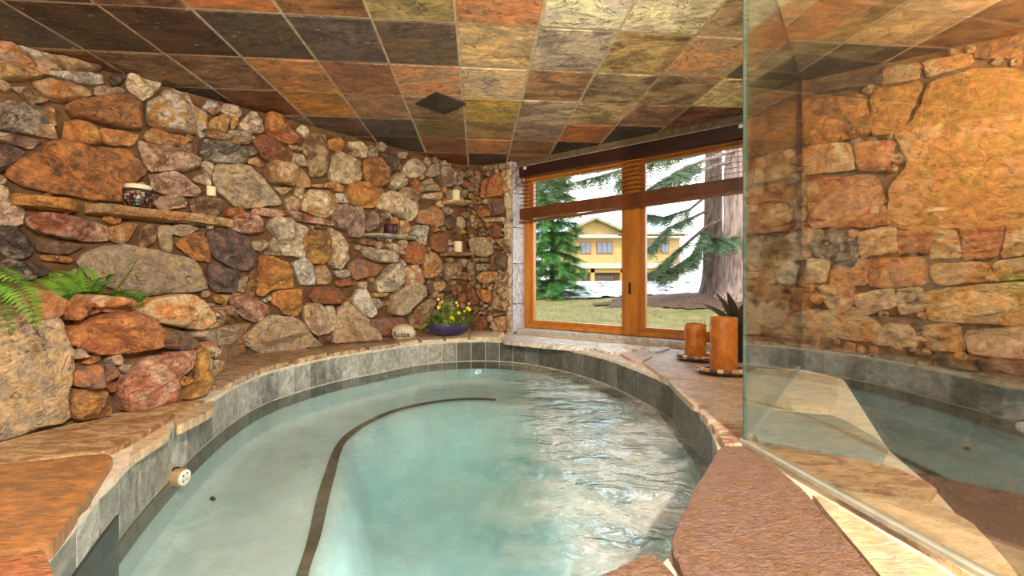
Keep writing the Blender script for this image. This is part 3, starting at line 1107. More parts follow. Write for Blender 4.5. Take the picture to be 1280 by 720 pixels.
# ------------------------------------------------------------------ ceiling
outline = [(-3.75, -1.75), (3.35, -1.75), (3.35, 1.7), (2.0, 2.72), (2.05, 3.12), (0.16, 4.50), (-0.5, 4.55), (-3.75, 1.2)]
cmb = MB(); nq = len(outline)
cmb.add([Vector((x, y, CEIL + 0.004)) for x, y in outline] + [Vector((x, y, CEIL + 0.13)) for x, y in outline],
        [tuple(reversed(range(nq))), tuple(range(nq, 2 * nq))] + [(i, (i + 1) % nq, nq + (i + 1) % nq, nq + i) for i in range(nq)])
ceiling = struct(cmb.build('ceiling', M['grout']))
CD = Vector((-0.0821, 0.9966, 0)); CE = Vector((0.9966, 0.0821, 0))
TS = 0.4065
U0 = -0.107; V0 = 2.005
TILE = {}
def row(j, i0, cols):
    for k, c in enumerate(cols):
        TILE[(i0 + k, j)] = c
BR1, DKB, CH, GM, TN, OLV, CRM, RST, SAL, OCH, PNK = (112, 74, 46), (74, 56, 46), (72, 66, 62), (104, 88, 80), (190, 162, 130), (150, 130, 84), (208, 194, 172), (150, 96, 64), (206, 140, 92), (190, 140, 64), (168, 128, 104)
row(-2, -4, [RST, TN, BR1, OLV, RST, CRM, TN, OCH, RST, TN, BR1])
row(-1, -5, [BR1, RST, (176, 112, 60), (168, 108, 56), (178, 150, 84), (180, 126, 82), CRM, (204, 180, 144), (204, 166, 118), (186, 124, 66), (168, 130, 90), BR1, TN])
row(0, -7, [DKB, CH, (88, 66, 44), (92, 60, 46), (70, 64, 60), GM, (92, 78, 66), (176, 148, 100), (200, 180, 148), (204, 166, 92), (194, 160, 122), (110, 100, 84), CH, DKB, BR1])
row(1, -7, [RST, (140, 78, 44), (140, 104, 66), (152, 106, 76), (168, 114, 72), (132, 90, 66), (176, 138, 102), (182, 160, 132), (196, 138, 86), (176, 148, 100), (196, 158, 108), (212, 176, 116), CH, DKB])
row(2, -6, [DKB, (60, 54, 52), (132, 74, 44), (170, 116, 50), (140, 104, 74), (166, 128, 90), (168, 140, 64), (200, 168, 132), (214, 176, 110), (196, 136, 102), (160, 94, 60), DKB])
row(3, -5, [CH, (112, 92, 76), (120, 92, 74), (96, 84, 74), (116, 104, 62), (190, 144, 80), (136, 112, 98), (170, 100, 54), (82, 66, 60), (190, 120, 46), RST])
row(4, -4, [BR1, (104, 70, 50), (64, 56, 44), (128, 78, 56), (178, 122, 82), (166, 108, 66), (66, 54, 50), CH, DKB])
row(5, -3, [DKB, BR1, (116, 58, 34), (80, 68, 60), (136, 88, 54), CH, DKB])
seed = 0
for j in range(-9, 8):
    for i in range(-10, 10):
        c = CE * (U0 + (i + 0.5) * TS) + CD * (V0 + (j + 0.5) * TS)
        if not inside((c.x, c.y), outline) and dist_poly((c.x, c.y), outline) > 0.16:
            continue
        seed += 1
        r = random.Random(seed * 7 + 3)
        h = TS / 2 - 0.0062
        g = 0.0055
        zt = CEIL + 0.012; zb = CEIL + r.uniform(-0.003, 0.002)
        prof = []
        for (k, zz) in ((1.0, zt), (1.0, zb + g), (0.975, zb)):
            for (a, b) in ((-1, -1), (1, -1), (1, 1), (-1, 1)):
                jx = 1 + r.uniform(-0.008, 0.004); jy = 1 + r.uniform(-0.008, 0.004)
                p = c + CE * (a * h * k * jx) + CD * (b * h * k * jy)
                prof.append((p.x, p.y, zz))
        fs = [(0, 4, 5, 1), (1, 5, 6, 2), (2, 6, 7, 3), (3, 7, 4, 0), (4, 8, 9, 5), (5, 9, 10, 6), (6, 10, 11, 7), (7, 11, 8, 4), (8, 11, 10, 9)]
        o = mesh_obj('slate_tile', prof, fs, M['slate'], ceiling, False, None, (c.x, c.y, CEIL))
        col = TILE.get((i, j)) or r.choice([BR1, DKB, CH, TN, OLV, RST, OCH, PNK])
        k2 = r.choice([(0.66, 0.66, 0.68), (1.3, 1.26, 1.18), (1.2, 1.04, 0.86), (0.72, 0.74, 0.72), (1.28, 1.2, 1.02)])
        gr = sum(col) / 3.0
        col = tuple(min(255, (x * 0.74 + gr * 0.26) * 1.10) for x in col)
        o.color = S(*col)
        o['col2'] = [lin(min(255, col[q] * k2[q])) for q in range(3)]

# black diamond fixture
c = Vector(((551 - 640) / F, 1, 0)); t = (CEIL - EYE) * F / (HZ - 129)
dc = Vector((c.x * t, t, CEIL))
b = MB()
def dia(r, zz):
    return [dc + Vector((r * math.cos(a), r * 1.0 * math.sin(a), zz)) for a in (0, math.pi / 2, math.pi, 3 * math.pi / 2)]
b.add(dia(0.182, -0.003) + dia(0.176, -0.012) + [dc + Vector((0, 0, -0.05))],
      [(0, 1, 5, 4), (1, 2, 6, 5), (2, 3, 7, 6), (3, 0, 4, 7), (4, 5, 8), (5, 6, 8), (6, 7, 8), (7, 4, 8), (3, 2, 1, 0)])
tag(b.build('ceiling_fixture', M['black']), 'black diamond-shaped pyramid fixture on the slate tile ceiling', 'ceiling fixture')

# ------------------------------------------------------------------ tub
ZW = -0.222     # water level
CONT = [(-0.947, 0.835), (-1.149, 1.196), (-1.306, 1.571), (-1.45, 2.02), (-1.52, 2.45), (-1.46, 2.76), (-1.33, 3.06), (-1.10, 3.36), (-0.85, 3.66), (-0.53, 3.83), (-0.18, 3.86),
        (0.153, 3.71), (0.436, 3.42), (0.654, 3.06), (0.75, 2.80), (0.86, 2.30), (0.83, 1.86), (0.723, 1.446), (0.55, 1.10), (0.36, 0.86), (0.17, 0.71), (-0.15, 0.58), (-0.50, 0.52), (-0.78, 0.62)]


def catmull(pts, per=10):
    out = []
    n = len(pts)
    for i in range(n):
        p0, p1, p2, p3 = [Vector(pts[(i + k) % n] + (0,)) for k in (-1, 0, 1, 2)]
        for s in range(per):
            t = s / per
            q = 0.5 * ((2 * p1) + (p2 - p0) * t + (2 * p0 - 5 * p1 + 4 * p2 - p3) * t * t + (3 * p1 - p0 - 3 * p2 + p3) * t ** 3)
            out.append((q.x, q.y))
    return out


contour = catmull(CONT)
TC = Vector((-0.3, 2.2, 0))


def radial(poly, ang):
    d = (math.cos(ang), math.sin(ang))
    best = None
    n = len(poly)
    for i in range(n):
        ax, ay = poly[i][0] - TC.x, poly[i][1] - TC.y
        bx, by = poly[(i + 1) % n][0] - TC.x, poly[(i + 1) % n][1] - TC.y
        ex, ey = bx - ax, by - ay
        den = d[0] * ey - d[1] * ex
        if abs(den) < 1e-12: continue
        t = (ax * ey - ay * ex) / den
        s = (ax * d[1] - ay * d[0]) / den
        if t > 0 and -1e-9 <= s <= 1 + 1e-9 and (best is None or t < best):
            best = t
    return best


NA = 144
angs = [2 * math.pi * k / NA for k in range(NA)]
rc = [radial(contour, a) for a in angs]
BENCH = catmull([(-0.66, 1.30), (-0.76, 1.62), (-0.90, 2.05), (-1.04, 2.60), (-0.92, 3.08), (-0.62, 3.36), (-0.28, 3.44), (0.05, 3.30), (0.25, 2.95), (0.36, 2.3), (0.33, 1.7), (0.15, 1.25), (-0.15, 1.02), (-0.45, 1.02)])
rb = [radial(BENCH, a) for a in angs]
DECK_OUT = [(-3.62, 1.12), (-0.48, 4.43), (0.0, 4.28), (0.14, 4.4), (1.9, 3.13), (1.80, 2.60), (1.86, 2.29), (1.226, 1.33), (1.11, 1.068), (0.931, 0.766), (0.90, 0.4), (0.90, -1.6), (-3.62, -1.6)]
ro = [radial(DECK_OUT, a) for a in angs]


def ringpt(k, r, z):
    a = angs[k % NA]
    return Vector((TC.x + math.cos(a) * r, TC.y + math.sin(a) * r, z))


def loft(rings, close=None):
    vs = []; fs = []
    for ring in rings:
        vs += ring
    for j in range(len(rings) - 1):
        for k in range(NA):
            k2 = (k + 1) % NA
            fs.append((j * NA + k, j * NA + k2, (j + 1) * NA + k2, (j + 1) * NA + k))
    if close is not None:
        vs.append(close)
        for k in range(NA):
            fs.append(((len(rings) - 1) * NA + k, (len(rings) - 1) * NA + (k + 1) % NA, len(vs) - 1))
    return vs, fs


hot_tub = empty('hot_tub', (TC.x, TC.y, -1.0), 'sunken stone-rimmed hot tub lined with grey slate tiles', 'hot tub')
vs, fs = loft([[ringpt(k, rc[k] + 0.10, -0.040) for k in range(NA)], [ringpt(k, rc[k] + 0.016, -0.040) for k in range(NA)],
               [ringpt(k, rc[k] + 0.016, -0.40) for k in range(NA)], [ringpt(k, rc[k] - 0.06, -0.455) for k in range(NA)],
               [ringpt(k, rb[k] + 0.02, -0.47) for k in range(NA)], [ringpt(k, rb[k] - 0.035, -0.485) for k in range(NA)],
               [ringpt(k, rb[k] - 0.10, -0.62) for k in range(NA)], [ringpt(k, rb[k] - 0.20, -0.92) for k in range(NA)],
               [ringpt(k, rb[k] * 0.45, -0.98) for k in range(NA)]], Vector((TC.x, TC.y, -0.99)))
mesh_obj('basin', vs, fs, M['plaster'], hot_tub, True, 70, (TC.x, TC.y, -1.0))
vs, fs = loft([[ringpt(k, rb[k] + 0.05, -0.463) for k in range(NA)], [ringpt(k, rb[k] - 0.005, -0.466) for k in range(NA)]])
fs = [f for f in fs if math.radians(82) < angs[f[0] % NA] < math.radians(262)]
mesh_obj('bench_trim', vs, fs, M['trimdark'], hot_tub, True, None, (TC.x, TC.y, -0.47))
vs, fs = loft([[ringpt(k, rc[k] + 0.003, -0.034) for k in range(NA)], [ringpt(k, rc[k] + 0.003, -0.30) for k in range(NA)]])
mesh_obj('tile_grout', vs, fs, M['whitegrout'], hot_tub, True, None, (TC.x, TC.y, -0.4))

tile_me = bpy.data.meshes.new('tile')
tb = MB().box((0, 0, 0), (0.5, 0, 0), (0, 0.5, 0), (0, 0, 0.5))
tile_me.from_pydata(tb.v, [], tb.f); tile_me.materials.append(M['tubtile'])
path = resample(contour, 66)
GREY = [(160, 160, 152), (150, 150, 142), (144, 144, 136), (170, 170, 162), (154, 154, 144), (138, 138, 128), (162, 162, 154)]
for k in range(66):
    a = Vector(path[k] + (0,)); b_ = Vector(path[(k + 1) % 66] + (0,))
    d = b_ - a
    L = d.length; d.normalize()
    nrm = Vector((d.y, -d.x, 0))
    if nrm.dot(TC - a) < 0: nrm = -nrm
    mid = (a + b_) / 2
    r = random.Random(k + 900)
    skim = 0.78 < mid.y < 1.17 and mid.x < -0.9
    for (z0, z1, under) in ((-0.040, -0.140 if skim else ZW + 0.004, False), (ZW - 0.004, -0.295, True)):
        if under and skim: continue
        o = bpy.data.objects.new('tile', tile_me)
        coll.objects.link(o)
        mat = Matrix((( d.x * (L - 0.0055), nrm.x * 0.014, 0, mid.x - nrm.x * 0.005 - TC.x), (d.y * (L - 0.0055), nrm.y * 0.014, 0, mid.y - nrm.y * 0.005 - TC.y), (0, 0, z0 - z1 - 0.004, (z0 + z1) / 2 + 1.0), (0, 0, 0, 1)))
        o.parent = hot_tub
        o.matrix_local = mat
        g = r.choice(GREY)
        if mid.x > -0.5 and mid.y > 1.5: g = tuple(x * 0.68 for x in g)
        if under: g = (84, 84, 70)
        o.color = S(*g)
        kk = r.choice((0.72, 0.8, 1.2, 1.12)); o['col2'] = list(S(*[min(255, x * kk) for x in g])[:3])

# skimmer mouth under the short tiles at the near left facet
A_, B_ = Vector((-0.947, 0.835, 0)), Vector((-1.149, 1.196, 0))
du = (B_ - A_).normalized(); dn = Vector((-du.y, du.x, 0))
if dn.dot(TC - A_) > 0: dn = -dn
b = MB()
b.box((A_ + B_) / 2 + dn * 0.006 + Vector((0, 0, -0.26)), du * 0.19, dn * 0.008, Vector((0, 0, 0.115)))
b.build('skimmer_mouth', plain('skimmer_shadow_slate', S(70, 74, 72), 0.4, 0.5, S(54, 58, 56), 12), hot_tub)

# round control knob
kp = on_z(218, 597, -0.13)
p = min(contour, key=lambda q: abs((q[0] / q[1]) - (218 - 640) / F) + (10 if q[1] > 2 or q[0] > -0.5 else 0))
i0 = contour.index(p)
tan = (Vector(contour[(i0 + 2) % len(contour)] + (0,)) - Vector(contour[i0 - 2] + (0,))).normalized()
kn = Vector((tan.y, -tan.x, 0))
if kn.dot(TC - Vector(p + (0,))) < 0: kn = -kn
kn = (kn + (Vector((0, 0, 0)) - Vector(p + (0,))).normalized() * 0.45).normalized()
kz = EYE - (597 - HZ) / F * p[1]
kc = Vector((p[0], p[1], kz)) + kn * 0.002
kx = kn.cross(Vector((0, 0, 1))).normalized(); ky = Vector((0, 0, 1))
R_ = 0.031
MB().lathe(kc, [(R_ * 1.25, 0), (R_ * 1.25, 0.006)], 28, kx, ky, kn).build('knob_collar', M['black'], hot_tub)
MB().lathe(kc, [(R_, 0.006), (R_, 0.038), (R_ * 0.95, 0.042)], 40, kx, ky, kn, wob=lambda a, z: 0.03 * (1 if int(a / 6.2832 * 40 + 0.5) % 2 else -1)).build('control_knob', M['knob'], hot_tub)
MB().lathe(kc, [(R_ * 0.92, 0.041), (R_ * 0.9, 0.046)], 28, kx, ky, kn).build('knob_face', M['white'], hot_tub)
for (dx, dy, col) in ((-0.30, 0.32, 'blue'), (0.30, 0.42, 'red'), (-0.30, -0.36, 'green'), (0.28, -0.28, 'amber'), (0, 0.02, 'steel')):
    s = -1 if kx.x < 0 else 1
    MB().lathe(kc + kx * (dx * R_ * s) + ky * (dy * R_), [(R_ * (0.15 if col != 'steel' else 0.05), 0.046), (R_ * (0.13 if col != 'steel' else 0.05), 0.0475)], 12, kx, ky, kn).build('knob_dot', M[col], hot_tub)
# jets on the bench and wall
for (px, py, z, m, r) in ((263, 622, -0.44, 'black', 0.02), (375, 499, -0.40, 'jet', 0.028), (507, 470, -0.40, 'jet', 0.028), (611, 464, -0.40, 'jet', 0.028)):
    q = on_z(px, py, z)
    MB().lathe((q.x, q.y, z - 0.02), [(r, 0), (r, 0.012), (r * 0.6, 0.02)], 16).build('water_jet', M[m], hot_tub)

# water
vs, fs = loft([[ringpt(k, rc[k] + 0.014, ZW) for k in range(NA)]], Vector((TC.x, TC.y, ZW)))
vs2, fs2 = loft([[ringpt(k, rc[k] + 0.014, -1.05) for k in range(NA)]], Vector((TC.x, TC.y, -1.05)))
n0 = len(vs)
fs += [tuple(i + n0 for i in reversed(f)) for f in fs2]
for k in range(NA):
    k2 = (k + 1) % NA
    fs.append((k2, k, n0 + k, n0 + k2))
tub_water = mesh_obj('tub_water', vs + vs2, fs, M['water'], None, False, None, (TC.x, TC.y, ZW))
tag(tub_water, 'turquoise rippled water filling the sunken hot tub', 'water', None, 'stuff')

# ------------------------------------------------------------------ deck of flagstones round the tub
vs, fs = loft([[ringpt(k, rc[k] + 0.02, -0.06) for k in range(NA)], [ringpt(k, rc[k] - 0.004 + 0.005 * noise.noise(Vector((k * 0.9, 0, 0))), -0.044) for k in range(NA)], [ringpt(k, rc[k] - 0.003 + 0.006 * noise.noise(Vector((k * 0.7, 3, 0))), -0.024) for k in range(NA)], [ringpt(k, rc[k] + 0.03, -0.020) for k in range(NA)],
               [ringpt(k, max(ro[k], rc[k] + 0.06), -0.018) for k in range(NA)], [ringpt(k, max(ro[k], rc[k] + 0.06), -0.7) for k in range(NA)]])
deck = struct(mesh_obj('floor', vs, fs, M['whitegrout'], None, True, 40))
DK = Flat(0.0)


def dstone(codes, pts, mat='flag', depth=0.0, sc=1.0, ox=0, oy=0, seed=0, z=0.0, jag=0.012):
    poly = [DK.px(ox + pts[i] / sc, oy + pts[i + 1] / sc) for i in range(0, len(pts), 2)]
    return stone('flagstone', DK, poly, 0.008, M[mat], codes, deck, seed, back=0.030, flat=True, jag=jag, base=z - 0.008)


# right side, before the glass
dstone('MB', [902,556,935,557,1003,609,1098,722,1180,860,960,900,868,742,835,681,868,610], 'flagrough', seed=1)
dstone('MB', [740,724,815,688,862,738,940,900,700,900,690,760], 'flagrough', seed=2)
dstone('TP', [1010,612,1036,626,1195,722,1330,830,1200,880,1108,728], 'flag', seed=3)
# behind the glass
dstone('CG', [1001,468,1050,471,1046,512,962,505], seed=4)
dstone('SG', [948,522,958,512,1046,519,1110,556,1104,574,1012,560,943,549], seed=5)
dstone('TB', [948,556,1012,565,1110,579,1172,608,1164,620,1076,610,1030,602], seed=6)
dstone('TC', [1042,610,1085,616,1165,626,1216,652,1262,704,1330,800,1225,728,1120,656], seed=7)
# before the window
for k, (codes, q) in enumerate([('GW', [40,334,480,366,460,398,250,384,30,362]), ('WG', [495,367,715,386,620,408,550,418,470,400]), ('GW', [725,390,825,392,760,413,715,408]),
                   ('PG', [580,418,700,408,735,430,690,455,640,450]), ('PG', [692,460,750,435,840,402,1000,420,1175,470,1175,565,900,542,790,530]),
                   ('PG', [800,536,1175,575,1175,668,930,668]), ('GP', [945,680,1175,676,1175,730,1000,735]), ('PB', [1005,742,1175,738,1175,785,1040,785]),
                   ('PB', [1045,792,1175,790,1172,845,1070,845])]):
    dstone(codes, q, 'flag', sc=3.765, ox=620, oy=330, seed=20 + k)
# left side, near
for k, (codes, q, m) in enumerate([('BT', [-160,262,120,184,400,124,640,64,780,58,650,108,610,142,410,252,0,298,-200,320], 'flag'), ('XB', [-260,330,0,304,405,262,432,278,300,460,178,622,0,655,-300,690], 'flag'),
                     ('BR', [-330,705,0,662,165,632,190,700,215,790,140,980,-500,980], 'flag'), ('TG', [482,278,500,232,622,150,640,178], 'flag'), ('TG', [650,118,800,62,806,92,662,165], 'flag')]):
    dstone(codes, q, m, sc=3.0, ox=0, oy=480, seed=40 + k, z=0.004 * (k % 3))


# coping along the stone wall: irregular stones between the tub edge and the wall
def ang_of(px, py):
    q = on_z(px, py, -0.04)
    return math.atan2(q.y - TC.y, q.x - TC.x) % (2 * math.pi)


a1 = ang_of(272, 493); a0 = ang_of(628, 424)
rr = random.Random(5)
a = a0
k = 0
while a < a1 - 0.01:
    stepa = min(rr.uniform(0.20, 0.34) / radial(contour, a), a1 - a)
    e = a + stepa
    q = []
    m = 5
    for i in range(m + 1):
        b_ = a + 0.006 + (stepa - 0.012) * i / m
        r = radial(contour, b_) - rr.uniform(0.0, 0.014)
        q.append((TC.x + r * math.cos(b_), TC.y + r * math.sin(b_)))
    for i in range(2 + 1):
        b_ = e - 0.006 - (stepa - 0.012) * i / 2
        rin = radial(contour, b_)
        r = min(radial(DECK_OUT, b_) + 0.02, rin + 0.75)
        q.append((TC.x + r * math.cos(b_), TC.y + r * math.sin(b_)))
    far = math.cos(a) * 1 > -0.45
    stone('coping_stone', DK, q, 0.008, M['flag'], rr.choice(['TP', 'TC', 'PT', 'CT'] if far else ['BT', 'TB', 'MT', 'TP', 'BO']), deck, 300 + k, back=0.028, flat=True, jag=0.01, base=rr.uniform(-0.012, 0.0), n=44)
    a = e; k += 1

# the shower floor, a step down behind the ledge
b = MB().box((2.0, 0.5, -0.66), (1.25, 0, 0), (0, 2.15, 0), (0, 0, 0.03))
struct(b.build('floor_shower', plain('shower_floor_dimmed', S(66, 60, 54), 0.5, 0.4, S(50, 46, 42), 5)))  # dimness of the pit is put into the floor colour

# ------------------------------------------------------------------ planter of boulders at the left
PA = Plane((-1.88, 0.93), (-1.50, 1.97)); PB = Plane((-1.50, 1.97), (-1.97, 2.86))
PLANT1 = [
 (0, 360, 3.79, [
  ('TG', .04, [-330,190,80,160,300,135,325,250,345,360,325,470,325,620,100,710,-330,790]),
  ('OR', .15, [330,200,420,150,560,110,640,130,720,200,725,270,600,310,450,310,350,260]),
  ('MO', .08, [360,390,430,370,520,360,560,410,450,470,360,460]),
  ('YB', .08, [350,620,360,480,490,480,520,600,440,620]),
  ('RP', .12, [560,490,610,390,720,320,920,295,910,370,840,430,830,520,680,560,590,590]),
  ('YB', .08, [840,520,930,420,930,295,985,295,985,500,920,512]),
  ('BD', .06, [745,190,800,192,900,220,950,280,850,290,730,270]),
  ('OR', .10, [300,100,370,65,460,90,470,110,330,150]),
  ('OP', .10, [400,70,440,35,570,50,605,90,560,110,480,110]),
  ('TO', .07, [640,120,760,50,900,30,960,60,1020,150,960,195,850,180,700,150]),
  ('PO', .10, [-330,50,120,0,230,20,325,70,290,130,100,160,-330,200])])]
PLANT2 = [
 (0, 360, 3.79, [
  ('GO', .09, [1040,230,1110,200,1160,260,1160,350,1060,390,1010,330]),
  ('PT', .08, [960,200,1100,170,1110,210,1040,280,965,235]),
  ('YB', .06, [1060,130,1180,180,1150,230,1080,170]),
  ('PC', .05, [1165,240,1210,290,1165,340])])]
planter = empty('stone_planter', (-1.9, 1.8, 0), 'low planter of orange boulders and a pale slab beneath the ferns', 'planter')
top = 0.40
core = [(-3.0, 0.60), (-1.99, 0.75), (-1.575, 1.93), (-2.02, 2.78), (-2.7, 2.0)]
b = MB()
n = len(core)
b.add([Vector((x, y, -0.02)) for x, y in core] + [Vector((x, y, top - 0.05)) for x, y in core],
      [tuple(reversed(range(n))), tuple(range(n, 2 * n))] + [(i, (i + 1) % n, n + (i + 1) % n, n + i) for i in range(n)])
b.build('mortar_core', M['mortar'], planter)
b = MB().add([Vector((x * 0.97 - 0.06, y, top - 0.04)) for x, y in core], [tuple(range(n))])
b.build('soil', M['soil'], planter)
sid = 2000
for pl, grp in ((PA, PLANT1), (PB, PLANT2)):
    polys = []
    for codes, dep, poly in trace(pl, grp):
        poly = clampv(poly, 0.0, 0.56)
        polys.append(poly)
        stone('boulder', pl, poly, dep * 0.8, M['rock'], codes, planter, sid, back=0.10, grow=0.012); sid += 1
    for q in fill_gaps(pl, polys, 0.05, pl.L - 0.02, 0.02, top - 0.05, 0.022, 0.07, 1200, 30, rng):
        stone('boulder', pl, q, 0.03, M['rock'], rng.choice(CODES), planter, sid, n=16, back=0.06); sid += 1

# ------------------------------------------------------------------ window, blind
UZ = Vector((0, 0, 1))


def wu(px):
    return WW.px(px, 352)[0]


def wbox(mb, u0, u1, z0, z1, d0, d1):
    return mb.box(WW.P((u0 + u1) / 2, (z0 + z1) / 2, (d0 + d1) / 2), WW.u * ((u1 - u0) / 2), WW.n * ((d1 - d0) / 2), UZ * ((z1 - z0) / 2))


ww = MB()
wbox(ww, -0.06, WW.L + 0.1, 1.68, CEIL + 0.02, -0.16, -0.02)
wbox(ww, -0.06, WW.L + 0.1, -0.3, 0.045, -0.16, -0.005)
wall_window = struct(ww.build('wall_window', M['mortar']))
uL = wu(656); uR = WW.L + 0.02
uM0 = wu(782); uM1 = wu(800)
window = MB()
wbox(window, uL, uL + 0.055, 0.045, 1.70, -0.10, 0.015)
win = struct(window.build('window_1', M['wood']))
for (a, b_, z0, z1) in ((uM0, uM1, 0.045, 1.70), (uR - 0.05, uR, 0.045, 1.70)):
    m = wbox(MB(), a, b_, z0, z1, -0.10, 0.018); m.build('frame_post', M['wood'], win)
m = wbox(MB(), uL + 0.055, uR - 0.05, 1.625, 1.70, -0.10, 0.012); m.build('frame_rail', M['wood'], win)
m = wbox(MB(), uL + 0.055, uR - 0.05, 0.045, 0.085, -0.10, 0.012); m.build('frame_rail', M['wood'], win)
for (a, b_) in ((uL + 0.055, uM0), (uM1, uR - 0.05)):
    m = MB()
    w = 0.042
    wbox(m, a, a + w, 0.085, 1.625, -0.07, -0.015); wbox(m, b_ - w, b_, 0.085, 1.625, -0.07, -0.015)
    wbox(m, a + w, b_ - w, 0.085, 0.12, -0.07, -0.015); wbox(m, a + w, b_ - w, 1.592, 1.625, -0.07, -0.015)
    sash = m.build('sash', M['wood'], win)
    m = wbox(MB(), a + w - 0.005, b_ - w + 0.005, 0.115, 1.60, -0.046, -0.040)
    m.build('pane', M['pane'], sash)
    sash.children[0].matrix_parent_inverse = Matrix.Translation(-Vector(sash.location))
m = wbox(MB(), uM0 + 0.04, uM0 + 0.055, 0.42, 0.52, 0.018, 0.034)
m.build('latch', M['steel'], win)
# parented under window_1: children were placed relative to its origin by mesh_obj

# slate sill in pieces
sill = struct(wbox(MB(), -0.02, WW.L + 0.05, -0.02, 0.018, -0.01, 0.10).build('trim_1', M['whitegrout']))
for k in range(6):
    a = -0.02 + k * (WW.L + 0.05) / 6
    o = wbox(MB(), a + 0.003, a + (WW.L + 0.05) / 6 - 0.003, 0.006, 0.040, -0.005, 0.115).build('slate_tile', M['tile'], sill)
    o.color = S(184, 184, 186); o['col2'] = list(S(206, 204, 200)[:3])
# slate head trim along the ceiling
head = struct(wbox(MB(), -0.04, WW.L + 0.05, 1.735, CEIL + 0.01, -0.02, 0.10).build('trim_2', M['grout']))
for k in range(6):
    a = -0.04 + k * (WW.L + 0.09) / 6
    o = wbox(MB(), a + 0.002, a + (WW.L + 0.09) / 6 - 0.002, 1.737, CEIL - 0.002, 0.09, 0.112).build('slate_tile', M['tile'], head)
    o.color = S(92, 80, 60); o['col2'] = list(S(112, 98, 72)[:3])

blind = empty('venetian_blind', WW.P(WW.L / 2, 1.16, 0.06), 'brown wooden venetian blind pulled half up over the window', 'blind')
b0 = wu(651); b1 = WW.L + 0.01
m = wbox(MB(), b0, b1, 1.625, 1.733, 0.03, 0.085); m.build('headrail', M['headrail'], blind)
for u in (b0 + 0.10, b1 - 0.12):
    m = wbox(MB(), u, u + 0.03, 1.70, 1.725, 0.085, 0.095); m.build('bracket', M['white'], blind)
tl = math.radians(15)
sd_ = WW.n * math.cos(tl) - UZ * math.sin(tl)
su_ = WW.n * math.sin(tl) + UZ * math.cos(tl)
slat = None
nst = 0


def place_slat(z, tilt, wob=0.0):
    global slat
    if slat is None:
        q = MB().box((0, 0, 0), ((b1 - b0) / 2, 0, 0), (0, 0.021, 0), (0, 0, 0.0024))
        me = bpy.data.meshes.new('slat'); me.from_pydata(q.v, [], q.f); me.materials.append(M['wooddark'])
        slat = me
    o = bpy.data.objects.new('slat', slat)
    coll.objects.link(o)
    o.parent = blind
    if tilt:
        ay, az = sd_, su_
    else:
        ay, az = WW.n, UZ
    c = WW.P((b0 + b1) / 2, z, 0.058 + wob) - blind.location
    uu = (WW.u + UZ * 0.032).normalized()
    o.matrix_local = Matrix(((uu.x, ay.x, az.x, c.x), (uu.y, ay.y, az.y, c.y), (uu.z, ay.z, az.z, c.z), (0, 0, 0, 1)))


rr = random.Random(4)
for k in range(7):
    place_slat(1.355 + k * 0.040, True)
for k in range(17):
    place_slat(1.205 + k * 0.0066, False, rr.uniform(-0.003, 0.003))
q = MB().box(WW.P((b0 + b1) / 2, 1.186, 0.058), (WW.u + UZ * 0.032) * ((b1 - b0) / 2), WW.n * 0.025, UZ * 0.011)
q.build('bottom_rail', M['wooddark'], blind)
for f in (0.06, 0.5, 0.94):
    u = b0 + (b1 - b0) * f
    for dd in (0.032, 0.084):
        MB().tube([WW.P(u, 1.19, dd), WW.P(u, 1.63, dd)], 0.0012, 5).build('ladder_cord', M['headrail'], blind)

# ------------------------------------------------------------------ glass screen of the shower
GP = Vector((0.765, 1.345, 0)); GQ = Vector((1.765, 2.515, 0)); GE = Vector((0.978, -0.20, 0))
screen = empty('shower_screen', GP, 'frameless clear glass corner screen standing on the stone ledge', 'glass screen')


def pane(a, b, name):
    d = (b - a).normalized(); nn = Vector((-d.y, d.x, 0)) * 0.005
    L = (b - a).length
    c = (a + b) / 2 + Vector((0, 0, CEIL / 2 + 0.003))
    q = MB().box(c, d * (L / 2), nn, UZ * (CEIL / 2 - 0.006))
    o = q.build(name, M['screen'], screen)
    o.data.materials.append(M['screenedge'])
    for p in o.data.polygons:
        if abs(p.normal.dot(nn.normalized())) < 0.5:
            p.material_index = 1
    return o


dA = (GQ - GP).normalized(); dB = (GE - GP).normalized()
pane(GP + dA * 0.008, GQ, 'pane')
pane(GP + dB * 0.004, GE, 'pane')
for (a, b_) in ((GP, GQ), (GP, GE)):
    d = (b_ - a).normalized(); nn = Vector((-d.y, d.x, 0))
    q = MB().box((a + b_) / 2 + Vector((0, 0, 0.004)), d * ((b_ - a).length / 2), nn * 0.013, UZ * 0.006)
    q.build('sealant_bead', M['silicone'], screen)
    q = MB().box((a + b_) / 2 + Vector((0, 0, CEIL - 0.006)), d * ((b_ - a).length / 2), nn * 0.009, UZ * 0.005)
    q.build('top_channel', M['black'], screen)
q = MB().box(GQ + Vector((0, 0, CEIL / 2)), dA * 0.012, Vector((-dA.y, dA.x, 0)) * 0.018, UZ * (CEIL / 2 - 0.012))
q.build('wall_channel', M['headrail'], screen)

